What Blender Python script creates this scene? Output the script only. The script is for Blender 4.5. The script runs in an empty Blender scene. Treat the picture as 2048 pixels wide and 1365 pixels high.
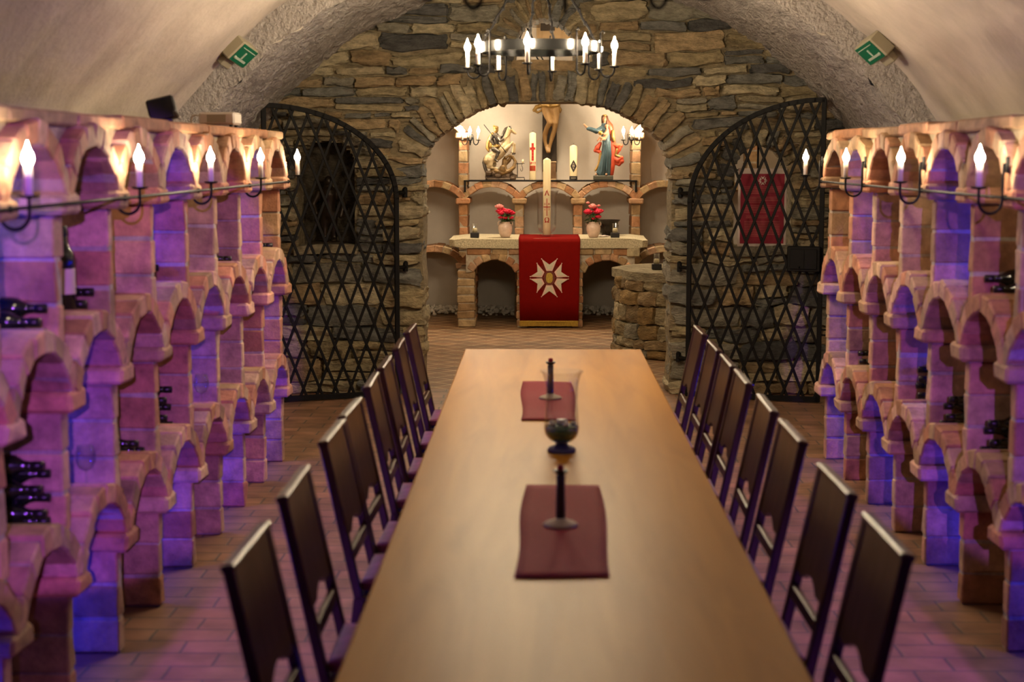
import bpy, math, random
import numpy as np
from math import sin, cos, pi, sqrt, radians, atan2
from mathutils import Matrix, Vector, noise as mnoise

random.seed(7); rng = np.random.default_rng(7)
S = bpy.context.scene
COL = S.collection

# ------------------------------------------------------------------ camera
F_PX, EYE = 3150.0, 1.85
PITCH, YAW = 6.6903, 1.0477
cd = bpy.data.cameras.new('camera'); cam = bpy.data.objects.new('camera', cd); COL.objects.link(cam)
cam.location = (0, 0, EYE)
cam.rotation_euler = (radians(90 - PITCH), 0, radians(YAW))
cd.sensor_width = 36.0; cd.lens = F_PX / 2048 * 36.0
cd.clip_start = .1; cd.clip_end = 100
cd.dof.use_dof = True; cd.dof.focus_distance = 14.3; cd.dof.aperture_fstop = 2.9
S.camera = cam
# ------------------------------------------------------------------ world, view, big lights
w = bpy.data.worlds.new('world'); S.world = w; w.use_nodes = True
w.node_tree.nodes['Background'].inputs[0].default_value = (.05, .045, .05, 1)
w.node_tree.nodes['Background'].inputs[1].default_value = .3
S.view_settings.view_transform = 'Standard'; S.view_settings.look = 'None'
S.view_settings.exposure = 0.0; S.view_settings.gamma = 1.0
S.view_settings.use_curve_mapping = False
S.cycles.use_denoising = True
S.cycles.max_bounces = 7; S.cycles.diffuse_bounces = 3; S.cycles.glossy_bounces = 3; S.cycles.transmission_bounces = 6
S.cycles.sample_clamp_indirect = 3.0; S.cycles.transparent_max_bounces = 24
S.cycles.caustics_reflective = False; S.cycles.caustics_refractive = False

P_SCONCE, P_CHAND, P_NEAR, P_ALTAR, P_ALTCH = 4.1, 25.0, 1.6, 8.5, 18.0     # watts per bulb
WARM = (1.0, .79, .52); SOFT = (1.0, .79, .53)
def lamp(name, kind, loc, aim, power, color, size=.1, ang=60, blend=.3):
    d = bpy.data.lights.new(name, kind); d.energy = power; d.color = color
    if kind == 'SPOT': d.spot_size = radians(ang); d.spot_blend = blend; d.shadow_soft_size = size
    elif kind == 'POINT': d.shadow_soft_size = size
    o = bpy.data.objects.new(name, d); COL.objects.link(o); o.location = loc
    if aim is not None:
        o.rotation_euler = (Vector(aim) - Vector(loc)).to_track_quat('-Z', 'Y').to_euler()
    return o
# violet stage spots of the room hang behind the camera and graze the racks and the aisle floor
def dirpt(loc, yaw, pitch): return (loc[0] + 10 * math.tan(radians(yaw)), loc[1] + 10, loc[2] - 10 * math.tan(radians(pitch)))
for side, x0_, sx, y1_, p1, y2_, p2, pw1, pw2 in (('left', .55, -1, 15.6, 8.8, 18.5, 17.5, 2000, 130), ('right', .20, 1, 12.9, 8.6, 16.0, 17.5, 1600, 100)):
    l1 = (x0_, -2.6, 2.5); lamp('violet_spot', 'SPOT', l1, dirpt(l1, sx * y1_, p1), pw1, (.42, .12, 1.0), .03, 12.8, .10)
    lamp('violet_spot', 'SPOT', l1, dirpt(l1, sx * y2_, p2), pw2, (.30, .09, 1.0), .03, 11.0, .25)
    l2 = (.08 + sx * 1.08, -2.6, 2.75); fs = lamp('violet_floor_spot', 'SPOT', l2, dirpt(l2, 0, 21.4), 5200, (.50, .13, 1.0), .03, 17.2, .06); fs.scale = (.34, 1, 1)
# blue LEDs standing deep inside the bays
for xx, u0_, st_ in ((-2.03, 9.45, .622), (2.21, 9.59, .632)):
    for kk in range(0, 11):
        yy = u0_ - st_ * (kk + .55)
        if kk % 2 == 0: lamp('blue_led', 'POINT', (xx, yy, .27), None, 11, (.005, .012, 1.0), .03)
        if kk % 3 == 0: lamp('blue_led', 'POINT', (xx, yy, .92), None, 7, (.005, .012, 1.0), .03)
        if kk % 3 == 1: lamp('blue_led', 'POINT', (xx, yy, 1.5), None, 11, (.005, .012, 1.0), .03)
lamp('altar_downlight', 'SPOT', (.1, 17.5, 3.7), (.1, 17.4, 0), 330, (1, .80, .55), .08, 75, .6)

# ------------------------------------------------------------------ materials
def N(nt, t, **k):
    n = nt.nodes.new(t)
    for a, b in k.items(): setattr(n, a, b)
    return n
def mat(name, col, rough=.6, metal=0, var=0, vs=8, bump=0, bs=40, attr=False, spec=.5, coat=0, trans=0, ior=1.45, bd=.02, sheen=0, stretch=None, alpha=None, detail=6):
    m = bpy.data.materials.new(name); m.use_nodes = True; nt = m.node_tree
    b = nt.nodes['Principled BSDF']; L = nt.links.new
    b.inputs['Roughness'].default_value = rough; b.inputs['Metallic'].default_value = metal
    b.inputs['Specular IOR Level'].default_value = spec; b.inputs['Coat Weight'].default_value = coat
    b.inputs['Coat Roughness'].default_value = .12
    b.inputs['Transmission Weight'].default_value = trans; b.inputs['IOR'].default_value = ior
    b.inputs['Sheen Weight'].default_value = sheen
    src = None
    if attr:
        a = N(nt, 'ShaderNodeVertexColor', layer_name='Col'); src = a.outputs[0]
    tc = N(nt, 'ShaderNodeTexCoord'); vec = tc.outputs['Object']
    if stretch:
        mp = N(nt, 'ShaderNodeMapping'); mp.inputs['Scale'].default_value = stretch; L(vec, mp.inputs[0]); vec = mp.outputs[0]
    if var:
        n = N(nt, 'ShaderNodeTexNoise'); n.inputs['Scale'].default_value = vs; n.inputs['Detail'].default_value = detail; n.inputs['Roughness'].default_value = .65
        L(vec, n.inputs['Vector'])
        mr = N(nt, 'ShaderNodeMapRange'); mr.inputs['From Min'].default_value = .3; mr.inputs['From Max'].default_value = .7
        mr.inputs['To Min'].default_value = 1 - var; mr.inputs['To Max'].default_value = 1 + var; L(n.outputs['Fac'], mr.inputs[0])
        mx = N(nt, 'ShaderNodeMix', data_type='RGBA', blend_type='MULTIPLY'); mx.inputs[0].default_value = 1
        if src: L(src, mx.inputs[6])
        else: mx.inputs[6].default_value = (*col, 1)
        L(mr.outputs[0], mx.inputs[7]); src = mx.outputs[2]
    if src: L(src, b.inputs['Base Color'])
    else: b.inputs['Base Color'].default_value = (*col, 1)
    if bump:
        n2 = N(nt, 'ShaderNodeTexNoise'); n2.inputs['Scale'].default_value = bs; n2.inputs['Detail'].default_value = 8; n2.inputs['Roughness'].default_value = .6
        L(vec, n2.inputs['Vector'])
        bp = N(nt, 'ShaderNodeBump'); bp.inputs['Strength'].default_value = bump; bp.inputs['Distance'].default_value = bd
        L(n2.outputs['Fac'], bp.inputs['Height']); L(bp.outputs[0], b.inputs['Normal'])
    return m
def emis(name, col, strength):
    m = bpy.data.materials.new(name); m.use_nodes = True; nt = m.node_tree
    nt.nodes.remove(nt.nodes['Principled BSDF']); e = N(nt, 'ShaderNodeEmission')
    e.inputs[0].default_value = (*col, 1); e.inputs[1].default_value = strength
    nt.links.new(e.outputs[0], nt.nodes['Material Output'].inputs[0]); return m
def floor_mat(name, c1, c2, cm, bw, rh, rotz, rough, off=.5, ms=.007):
    m = bpy.data.materials.new(name); m.use_nodes = True; nt = m.node_tree; b = nt.nodes['Principled BSDF']; L = nt.links.new
    tc = N(nt, 'ShaderNodeTexCoord'); mp = N(nt, 'ShaderNodeMapping'); mp.inputs['Rotation'].default_value = (0, 0, rotz)
    L(tc.outputs['Object'], mp.inputs[0])
    nz = N(nt, 'ShaderNodeTexNoise'); nz.inputs['Scale'].default_value = 3; L(mp.outputs[0], nz.inputs['Vector'])
    ad = N(nt, 'ShaderNodeMix', data_type='RGBA', blend_type='LINEAR_LIGHT'); ad.inputs[0].default_value = .012
    L(mp.outputs[0], ad.inputs[6]); L(nz.outputs['Color'], ad.inputs[7])
    br = N(nt, 'ShaderNodeTexBrick'); br.inputs['Scale'].default_value = 1
    br.inputs['Brick Width'].default_value = bw; br.inputs['Row Height'].default_value = rh; br.inputs['Mortar Size'].default_value = ms; br.offset = off
    br.inputs['Mortar Smooth'].default_value = .3
    br.inputs['Color1'].default_value = (*c1, 1); br.inputs['Color2'].default_value = (*c2, 1); br.inputs['Mortar'].default_value = (*cm, 1)
    L(ad.outputs[2], br.inputs['Vector'])
    n = N(nt, 'ShaderNodeTexNoise'); n.inputs['Scale'].default_value = 5; n.inputs['Detail'].default_value = 8; L(tc.outputs['Object'], n.inputs['Vector'])
    mr = N(nt, 'ShaderNodeMapRange'); mr.inputs['From Min'].default_value = .3; mr.inputs['From Max'].default_value = .7; mr.inputs['To Min'].default_value = .6; mr.inputs['To Max'].default_value = 1.35
    L(n.outputs['Fac'], mr.inputs[0])
    mx = N(nt, 'ShaderNodeMix', data_type='RGBA', blend_type='MULTIPLY'); mx.inputs[0].default_value = 1
    L(br.outputs['Color'], mx.inputs[6]); L(mr.outputs[0], mx.inputs[7]); L(mx.outputs[2], b.inputs['Base Color'])
    b.inputs['Roughness'].default_value = rough
    su = N(nt, 'ShaderNodeMath', operation='SUBTRACT'); L(n.outputs['Fac'], su.inputs[0]); L(br.outputs['Fac'], su.inputs[1])
    bp = N(nt, 'ShaderNodeBump'); bp.inputs['Strength'].default_value = .6; bp.inputs['Distance'].default_value = .008
    L(su.outputs[0], bp.inputs['Height']); L(bp.outputs[0], b.inputs['Normal'])
    return m
def wood_mat(name, c1, c2, rough, coat, planks=0, scale=(1, 1, 1)):
    m = bpy.data.materials.new(name); m.use_nodes = True; nt = m.node_tree; b = nt.nodes['Principled BSDF']; L = nt.links.new
    tc = N(nt, 'ShaderNodeTexCoord'); mp = N(nt, 'ShaderNodeMapping'); mp.inputs['Scale'].default_value = scale
    L(tc.outputs['Object'], mp.inputs[0])
    n = N(nt, 'ShaderNodeTexNoise'); n.inputs['Scale'].default_value = 1; n.inputs['Detail'].default_value = 9; n.inputs['Distortion'].default_value = .6
    L(mp.outputs[0], n.inputs['Vector'])
    mr = N(nt, 'ShaderNodeMapRange'); mr.inputs['From Min'].default_value = .3; mr.inputs['From Max'].default_value = .72
    L(n.outputs['Fac'], mr.inputs[0])
    mx = N(nt, 'ShaderNodeMix', data_type='RGBA'); mx.inputs[6].default_value = (*c1, 1); mx.inputs[7].default_value = (*c2, 1)
    L(mr.outputs[0], mx.inputs[0]); L(mx.outputs[2], b.inputs['Base Color'])
    b.inputs['Roughness'].default_value = rough; b.inputs['Coat Weight'].default_value = coat; b.inputs['Coat Roughness'].default_value = .22; b.inputs['Specular IOR Level'].default_value = .07
    bp = N(nt, 'ShaderNodeBump'); bp.inputs['Strength'].default_value = .12; bp.inputs['Distance'].default_value = .002
    L(n.outputs['Fac'], bp.inputs['Height']); L(bp.outputs[0], b.inputs['Normal'])
    return m

M = {}
M['stone'] = mat('schist_stone', (1, 1, 1), .78, var=.5, vs=11, bump=1.0, bs=34, attr=True, bd=.035, stretch=(1, 1, 2.2), detail=9)
M['brick'] = mat('old_brick', (1, 1, 1), .85, var=.42, vs=11, bump=.8, bs=38, attr=True, bd=.009, detail=9)
M['plaster'] = mat('lime_plaster', (.47, .41, .345), .9, var=.16, vs=2.2, bump=.5, bs=14, bd=.02)
M['rough_plaster'] = mat('rough_thrown_plaster', (.62, .57, .53), .95, var=.15, vs=20, bump=1.0, bs=24, bd=.14, detail=3)
M['white_plaster'] = mat('white_plaster', (.70, .64, .56), .9, var=.08, vs=2.5, bump=.25, bs=12, bd=.01)
M['floor'] = floor_mat('brick_paving', (.33, .17, .10), (.24, .13, .075), (.13, .095, .07), .30, .15, 0, .5)
M['floor2'] = floor_mat('diagonal_brick_paving', (.24, .125, .058), (.18, .095, .045), (.48, .36, .21), .20, .20, radians(43), .6, 0, .008)
M['iron'] = mat('black_iron', (.004, .0035, .0035), .6, metal=0, spec=.22, bump=.25, bs=60, bd=.003)
M['iron_matte'] = mat('matte_forged_iron', (.004, .0035, .0035), .7, spec=.07, bump=.2, bs=60, bd=.003)
M['iron_shine'] = mat('forged_iron', (.004, .004, .004), .2, metal=0, spec=.25, bump=.2, bs=50, bd=.003)
M['table'] = wood_mat('honey_wood', (.35, .145, .006), (.47, .215, .016), .40, .0, scale=(9, .9, 9))
M['table_side'] = wood_mat('honey_wood_edge', (.38, .20, .06), (.5, .3, .11), .5, .1, scale=(9, .9, 9))
M['chair'] = wood_mat('dark_walnut', (.035, .016, .011), (.075, .036, .024), .36, .25, scale=(30, 30, 3))
M['cushion'] = mat('purple_cushion', (.28, .05, .16), .9, var=.5, vs=18, sheen=.3)
M['mat'] = mat('burgundy_cloth', (.23, .009, .020), .85, var=.12, vs=60, bump=.15, bs=300, bd=.002)
M['redcloth'] = mat('red_felt', (.175, .0035, .002), .9, var=.08, vs=20, spec=.1)
M['gold_fringe'] = mat('gold_fringe', (.45, .27, .03), .6, var=.5, vs=60, stretch=(4, 4, .3))
M['wax'] = mat('cream_wax', (.80, .66, .40), .45, spec=.4)
M['wax_red'] = mat('red_wax', (.45, .015, .012), .5)
M['wax_black'] = mat('black_wax', (.02, .018, .02), .5)
M['gold'] = mat('gold_leaf', (.55, .34, .08), .38, metal=.7, var=.3, vs=30)
M['sleeve'] = mat('candle_sleeve', (.85, .76, .66), .6)
M['bulb'] = None
def glass_mat(name, tint, k):
    m = bpy.data.materials.new(name); m.use_nodes = True; nt = m.node_tree; nt.nodes.remove(nt.nodes['Principled BSDF']); L = nt.links.new
    t = N(nt, 'ShaderNodeBsdfTransparent'); t.inputs[0].default_value = (*tint, 1); g_ = N(nt, 'ShaderNodeBsdfGlossy'); g_.inputs['Roughness'].default_value = .04
    lw = N(nt, 'ShaderNodeLayerWeight'); lw.inputs['Blend'].default_value = k; ml = N(nt, 'ShaderNodeMath', operation='MULTIPLY'); ml.inputs[1].default_value = .8; L(lw.outputs['Facing'], ml.inputs[0]); mx = N(nt, 'ShaderNodeMixShader')
    L(ml.outputs[0], mx.inputs[0]); L(t.outputs[0], mx.inputs[1]); L(g_.outputs[0], mx.inputs[2]); L(mx.outputs[0], nt.nodes['Material Output'].inputs[0]); return m
M['glass'] = glass_mat('clear_glass', (.96, .97, .975), .12)
M['thin_glass'] = glass_mat('thin_clear_glass', (.975, .98, .985), .12)
M['bottle'] = mat('dark_bottle_glass', (.006, .009, .006), .08, spec=.6, coat=.5)
M['foil'] = mat('bottle_foil', (.015, .012, .012), .3, metal=.3)
M['label'] = mat('paper_label', (.62, .54, .36), .8, var=.1)
M['slab'] = mat('granite_slab', (.52, .45, .30), .85, var=.4, vs=70, bump=1.0, bs=55, bd=.012)
M['horse'] = mat('cream_carved_wood', (.50, .38, .22), .4, var=.2, vs=14, bump=.2, bs=30)
M['armour'] = mat('dark_carved_armour', (.09, .075, .06), .35, metal=.5, var=.5, vs=22)
M['dragon'] = mat('dark_gilt_scales', (.17, .10, .035), .45, metal=.3, var=.6, vs=25)
M['rock_dark'] = mat('dark_carved_rock', (.09, .055, .03), .5, var=.5, vs=18, bump=.6, bs=25)
M['goldwood'] = mat('gilded_wood', (.30, .18, .05), .4, metal=.4, var=.35, vs=20)
M['skin'] = mat('painted_skin', (.42, .22, .12), .5, var=.15, vs=20)
M['blue_robe'] = mat('blue_grey_robe', (.055, .10, .12), .5, var=.35, vs=22, stretch=(3, 3, .5))
M['red_robe'] = mat('red_robe', (.50, .065, .025), .45, var=.25, vs=15)
M['hair'] = mat('brown_hair', (.10, .04, .02), .6)
M['green_base'] = mat('dark_green_plinth', (.07, .065, .045), .6)
M['corpus'] = mat('pale_carved_wood', (.36, .21, .08), .5, var=.2, vs=12, bump=.2, bs=18, stretch=(3, 3, .6))
M['darkwood'] = mat('dark_wood', (.035, .022, .012), .6, var=.35, vs=12, stretch=(4, 4, .5))
M['tanwood'] = mat('tan_wood', (.55, .38, .20), .6, var=.1, vs=8)
M['boxwood'] = mat('brown_box', (.16, .08, .03), .5, var=.3, vs=20)
M['vase'] = mat('pale_pink_glaze', (.68, .50, .40), .22, var=.12, vs=30, spec=.6)
M['rose_red'] = mat('red_petals', (.62, .01, .045), .6, var=.4, vs=60)
M['rose_pink'] = mat('pink_petals', (.80, .27, .24), .6, var=.2, vs=60)
M['leaf'] = mat('green_leaves', (.05, .095, .02), .5, var=.4, vs=40)
M['blackbowl'] = mat('black_bronze', (.02, .014, .010), .3, metal=.5, var=.4, vs=30)
M['blackbase'] = mat('black_lacquer', (.012, .010, .010), .4)
M['pebble'] = mat('white_pebbles', (.85, .80, .72), .7, var=.2, vs=20)
M['poster'] = mat('crimson_poster', (.25, .008, .028), .6, var=.18, vs=9)
M['paper'] = mat('white_paper', (.62, .52, .46), .7)
M['print'] = mat('pale_print', (.50, .14, .13), .7)
M['green_sign'] = mat('green_sign_face', (.0, .10, .05), .4)
M['sign_white'] = mat('white_pictogram', (.33, .40, .33), .5)
M['sign_case'] = mat('grey_beige_casing', (.30, .27, .19), .5)
M['white_plastic'] = mat('off_white_plastic', (.55, .5, .42), .4)
M['black_plastic'] = mat('black_plastic', (.012, .012, .012), .5)
M['star'] = mat('silver_white_embroidery', (.60, .55, .42), .5, var=.12, vs=60)
M['star_edge'] = mat('pink_white_cord', (.75, .50, .42), .6)
M['star_core'] = mat('brown_embroidery', (.15, .03, .015), .6, var=.4, vs=90)
M['star_gold'] = mat('gold_embroidery', (.45, .30, .04), .5, var=.5, vs=80)
M['green_fill'] = mat('green_glass_bowl', (.03, .10, .05), .15, var=.4, vs=30, coat=.5)
M['blue_glass'] = mat('iridescent_blue_glass', (.12, .12, .30), .08, trans=.7, metal=.1)
M['dull_bronze'] = mat('dark_bronze', (.028, .018, .010), .4, metal=.4, var=.4, vs=20)
M['ivory'] = mat('ivory_saucer', (.45, .38, .26), .3)

BRICKS = [(.46, .21, .12), (.52, .28, .18), (.50, .34, .22), (.40, .19, .10), (.55, .33, .24), (.42, .27, .16), (.36, .22, .13)]
MORTAR = (.40, .34, .26)
STONES = [(.42, .35, .21), (.37, .30, .17), (.27, .25, .195), (.16, .16, .145), (.46, .39, .25), (.36, .26, .14), (.30, .28, .215), (.52, .45, .29), (.11, .11, .105), (.40, .30, .17), (.21, .21, .185)]

# ------------------------------------------------------------------ geometry
_CB = None
def cbox_template():
    global _CB
    if _CB: return _CB
    vid = {}; signs = []; axes = []
    for sx in (-1, 1):
        for sy in (-1, 1):
            for sz in (-1, 1):
                for a in range(3):
                    vid[(sx, sy, sz, a)] = len(signs); signs.append((sx, sy, sz)); axes.append(a)
    faces = []
    for a in range(3):
        b, c = (a + 1) % 3, (a + 2) % 3
        for s in (-1, 1):
            q = []
            for sb, sc in ((-1, -1), (1, -1), (1, 1), (-1, 1)):
                t = [0, 0, 0]; t[a] = s; t[b] = sb; t[c] = sc; q.append(vid[(*t, a)])
            faces.append(q if s > 0 else q[::-1])
    for a in range(3):
        b, c = (a + 1) % 3, (a + 2) % 3
        for sb in (-1, 1):
            for sc in (-1, 1):
                p = [0, 0, 0]; p[b] = sb; p[c] = sc; p0 = p[:]; p0[a] = -1; p1 = p[:]; p1[a] = 1
                q = [vid[(*p0, b)], vid[(*p1, b)], vid[(*p1, c)], vid[(*p0, c)]]
                faces.append(q[::-1] if sb * sc > 0 else q)
    for sx in (-1, 1):
        for sy in (-1, 1):
            for sz in (-1, 1):
                q = [vid[(sx, sy, sz, 0)], vid[(sx, sy, sz, 1)], vid[(sx, sy, sz, 2)]]
                faces.append(q if sx * sy * sz > 0 else q[::-1])
    _CB = (np.array(signs, float), np.array(axes), faces); return _CB
_ST = {}
def cube_grid(n):
    if n in _ST: return _ST[n]
    idx = {}; V = []
    def g(i, j, k):
        if (i, j, k) not in idx: idx[(i, j, k)] = len(V); V.append((i / n * 2 - 1, j / n * 2 - 1, k / n * 2 - 1))
        return idx[(i, j, k)]
    F = []
    for i in range(n):
        for j in range(n):
            F.append([g(i, j, 0), g(i, j + 1, 0), g(i + 1, j + 1, 0), g(i + 1, j, 0)])
            F.append([g(i, j, n), g(i + 1, j, n), g(i + 1, j + 1, n), g(i, j + 1, n)])
            F.append([g(i, 0, j), g(i + 1, 0, j), g(i + 1, 0, j + 1), g(i, 0, j + 1)])
            F.append([g(i, n, j), g(i, n, j + 1), g(i + 1, n, j + 1), g(i + 1, n, j)])
            F.append([g(0, i, j), g(0, i, j + 1), g(0, i + 1, j + 1), g(0, i + 1, j)])
            F.append([g(n, i, j), g(n, i + 1, j), g(n, i + 1, j + 1), g(n, i, j + 1)])
    _ST[n] = (np.array(V), F); return _ST[n]
def rotm(ax, ang): return np.array(Matrix.Rotation(ang, 3, ax))
I3 = np.eye(3)

class G:
    """collects shapes that become ONE mesh object"""
    def __init__(s): s.v = []; s.f = []; s.c = []; s.n = 0
    def add(s, V, F, col=(1, 1, 1)):
        V = np.asarray(V, float); s.v.append(V); s.f += [[i + s.n for i in q] for q in F]
        s.c.append(np.tile(np.array([*col, 1.0]), (len(V), 1))); s.n += len(V); return s
    def box(s, c, size, ch=.003, R=I3, jit=0, col=(1, 1, 1)):
        sg, ax, F = cbox_template(); h = np.array(size, float) / 2
        ch = min(ch, h.min() * .6)
        V = sg * (h - ch); V[np.arange(24), ax] = (sg * h)[np.arange(24), ax]
        if jit:
            jr = rng.normal(0, jit, (8, 3)); V = V + np.repeat(jr, 3, axis=0)
        return s.add(V @ R.T + np.array(c), F, col)
    def mm(s, lo, hi, ch=.003, col=(1, 1, 1), jit=0):
        lo, hi = np.array(lo, float), np.array(hi, float); return s.box((lo + hi) / 2, np.abs(hi - lo), ch, I3, jit, col)
    def stone(s, c, size, R=I3, col=(1, 1, 1), n=4, rnd=.22, ns=.1):
        V, F = cube_grid(n); V = V.copy(); L = np.linalg.norm(V, axis=1, keepdims=True)
        V = V * (1 - rnd) + V / L * rnd * 1.25
        h = np.array(size, float) / 2
        sd = rng.uniform(0, 100, 3)
        nz = np.array([mnoise.noise_vector(Vector(p * 1.3 + sd)) for p in V])
        V = V * h + nz * ns * min(h.min() * 2, .09) * 1.0
        return s.add(V @ R.T + np.array(c), F, col)
    def tube(s, P, r, n=8, caps=True, col=(1, 1, 1), flat=None):
        P = [Vector(p) for p in P]; m = len(P)
        if not hasattr(r, '__len__'): r = [r] * m
        T = []
        for i in range(m):
            a = P[max(i - 1, 0)]; b = P[min(i + 1, m - 1)]; T.append((b - a).normalized())
        up = Vector((0, 0, 1)) if abs(T[0].z) < .9 else Vector((0, 1, 0))
        nrm = (up - T[0] * up.dot(T[0])).normalized(); V = []
        for i in range(m):
            nrm = (nrm - T[i] * nrm.dot(T[i])).normalized(); bn = T[i].cross(nrm)
            for k in range(n):
                a = 2 * pi * k / n
                V.append(P[i] + (nrm * cos(a) + bn * sin(a) * (flat or 1)) * r[i])
        F = []
        for i in range(m - 1):
            for k in range(n):
                k2 = (k + 1) % n; F.append([i * n + k, i * n + k2, (i + 1) * n + k2, (i + 1) * n + k])
        if caps: F.append(list(range(n))[::-1]); F.append([(m - 1) * n + k for k in range(n)])
        return s.add([tuple(v) for v in V], F, col)
    def lathe(s, prof, n=24, c=(0, 0, 0), R=I3, col=(1, 1, 1), sc=(1, 1)):
        V = []; F = []; m = len(prof)
        for (r, z) in prof:
            for k in range(n):
                a = 2 * pi * k / n; V.append((max(r, 1e-4) * cos(a) * sc[0], max(r, 1e-4) * sin(a) * sc[1], z))
        for i in range(m - 1):
            for k in range(n):
                k2 = (k + 1) % n; F.append([i * n + k, i * n + k2, (i + 1) * n + k2, (i + 1) * n + k])
        F.append(list(range(n))[::-1]); F.append([(m - 1) * n + k for k in range(n)])
        return s.add(np.array(V) @ R.T + np.array(c), F, col)
    def ell(s, c, r, R=I3, n=12, m=8, col=(1, 1, 1)):
        r = np.array(r if hasattr(r, '__len__') else [r] * 3, float); V = [(0, 0, -1)]; F = []
        for i in range(1, m):
            t = -pi / 2 + pi * i / m
            for k in range(n): V.append((cos(t) * cos(2 * pi * k / n), cos(t) * sin(2 * pi * k / n), sin(t)))
        V.append((0, 0, 1)); e = len(V) - 1
        for k in range(n):
            k2 = (k + 1) % n; F.append([0, 1 + k2, 1 + k]); F.append([e, 1 + (m - 2) * n + k, 1 + (m - 2) * n + k2])
            for i in range(m - 2): F.append([1 + i * n + k, 1 + i * n + k2, 1 + (i + 1) * n + k2, 1 + (i + 1) * n + k])
        return s.add((np.array(V) * r) @ R.T + np.array(c), F, col)
    def prism(s, poly, d0, d1, plane='xz', col=(1, 1, 1)):
        def mk(a, b, d): return (a, d, b) if plane == 'xz' else ((a, b, d) if plane == 'xy' else (d, a, b))
        n = len(poly); V = [mk(a, b, d0) for a, b in poly] + [mk(a, b, d1) for a, b in poly]
        F = [list(range(n)), [n + i for i in range(n)][::-1]] + [[i, n + i, n + (i + 1) % n, (i + 1) % n] for i in range(n)]
        return s.add(V, F, col)
    def limb(s, pts):
        """pts: list of (point, radius): tapered tube with round joints, for fused bodies"""
        s.tube([p for p, r in pts], [r for p, r in pts], 10)
        for p, r in pts: s.ell(p, r, n=10, m=6)
        return s
    def build(s, name, m, parent=None, smooth=False, world=False, remesh=0, sm=2, edge=None):
        V = np.concatenate(s.v)
        if world and parent is not None:
            q_ = parent
            while q_ is not None: V = V - np.array(q_.location); q_ = q_.parent
        me = bpy.data.meshes.new(name); me.from_pydata(V.tolist(), [], s.f)
        ca = me.color_attributes.new('Col', 'FLOAT_COLOR', 'POINT'); ca.data.foreach_set('color', np.concatenate(s.c).ravel())
        me.materials.append(M[m] if isinstance(m, str) else m)
        if smooth: me.polygons.foreach_set('use_smooth', [True] * len(me.polygons))
        me.update()
        o = bpy.data.objects.new(name, me); COL.objects.link(o)
        if parent is not None: o.parent = parent
        if edge:
            es = o.modifiers.new('smooth_edges', 'EDGE_SPLIT'); es.split_angle = radians(edge)
        if remesh:
            rm = o.modifiers.new('fuse', 'REMESH'); rm.mode = 'VOXEL'; rm.voxel_size = remesh; rm.use_smooth_shade = True
            if sm:
                q = o.modifiers.new('soften', 'SMOOTH'); q.iterations = sm; q.factor = .5
        return o

def tag(o, label=None, cat=None, group=None, kind=None):
    if label: o['label'] = label
    if cat: o['category'] = cat
    if group: o['group'] = group
    if kind: o['kind'] = kind
    return o
def thing(name, label, cat, loc=(0, 0, 0), rz=0, group=None):
    o = bpy.data.objects.new(name, None); COL.objects.link(o); o.location = loc; o.rotation_euler = (0, 0, rz)
    o.empty_display_size = .1
    return tag(o, label, cat, group)
def struct(o): o['kind'] = 'structure'; return o
def dup(root, loc, rz, label, group=None):
    r = root.copy(); COL.objects.link(r); r.location = loc; r.rotation_euler = (0, 0, rz); r['label'] = label
    if group: r['group'] = group
    for ch in list(root.children):
        c = ch.copy(); COL.objects.link(c); c.parent = r
        for g in list(ch.children):
            d = g.copy(); COL.objects.link(d); d.parent = c
    return r
def text_geo(g, body, size, cx, cz, y, R=None, col=(1, 1, 1), th=.0012):
    """letters as solid geometry in the xz plane facing -y; wrapped round a cylinder of radius R if given"""
    cu = bpy.data.curves.new('t', 'FONT'); cu.body = body; cu.size = size; cu.align_x = 'CENTER'; cu.align_y = 'CENTER'; cu.extrude = th; cu.offset = size * .022
    cu.resolution_u = 3
    o = bpy.data.objects.new('t', cu); COL.objects.link(o)
    dg = bpy.context.evaluated_depsgraph_get(); me = o.evaluated_get(dg).to_mesh()
    V = np.array([v.co[:] for v in me.vertices]); F = [list(p.vertices) for p in me.polygons]
    o.evaluated_get(dg).to_mesh_clear(); bpy.data.objects.remove(o); bpy.data.curves.remove(cu)
    if not len(V): return
    if R:
        a = V[:, 0] / R; rr = R + V[:, 2] + th * .6
        W = np.stack([cx + rr * np.sin(a), y - rr * np.cos(a), cz + V[:, 1]], 1)
    else: W = np.stack([cx + V[:, 0], y - V[:, 2], cz + V[:, 1]], 1)
    g.add(W, F, col)
def wrap_poly(g, pts, R, cx, cy, cz, th=.0015):
    """closed outline (x,z) wrapped on the front of a candle of radius R"""
    n = len(pts); V = []
    for rr in (R - .001, R + th):
        for (x, z) in pts: a = x / R; V.append((cx + rr * sin(a), cy - rr * cos(a), cz + z))
    F = [list(range(n, 2 * n)), list(range(n))[::-1]] + [[i, (i + 1) % n, n + (i + 1) % n, n + i] for i in range(n)]
    g.add(V, F)
def wrap_rect(g, x0, x1, z0, z1, R, cx, cy, cz, th=.0015, n=6):
    for i in range(n):
        a = x0 + (x1 - x0) * i / n; b = x0 + (x1 - x0) * (i + 1) / n
        wrap_poly(g, [(a, z0), (b, z0), (b, z1), (a, z1)], R, cx, cy, cz, th)

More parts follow.
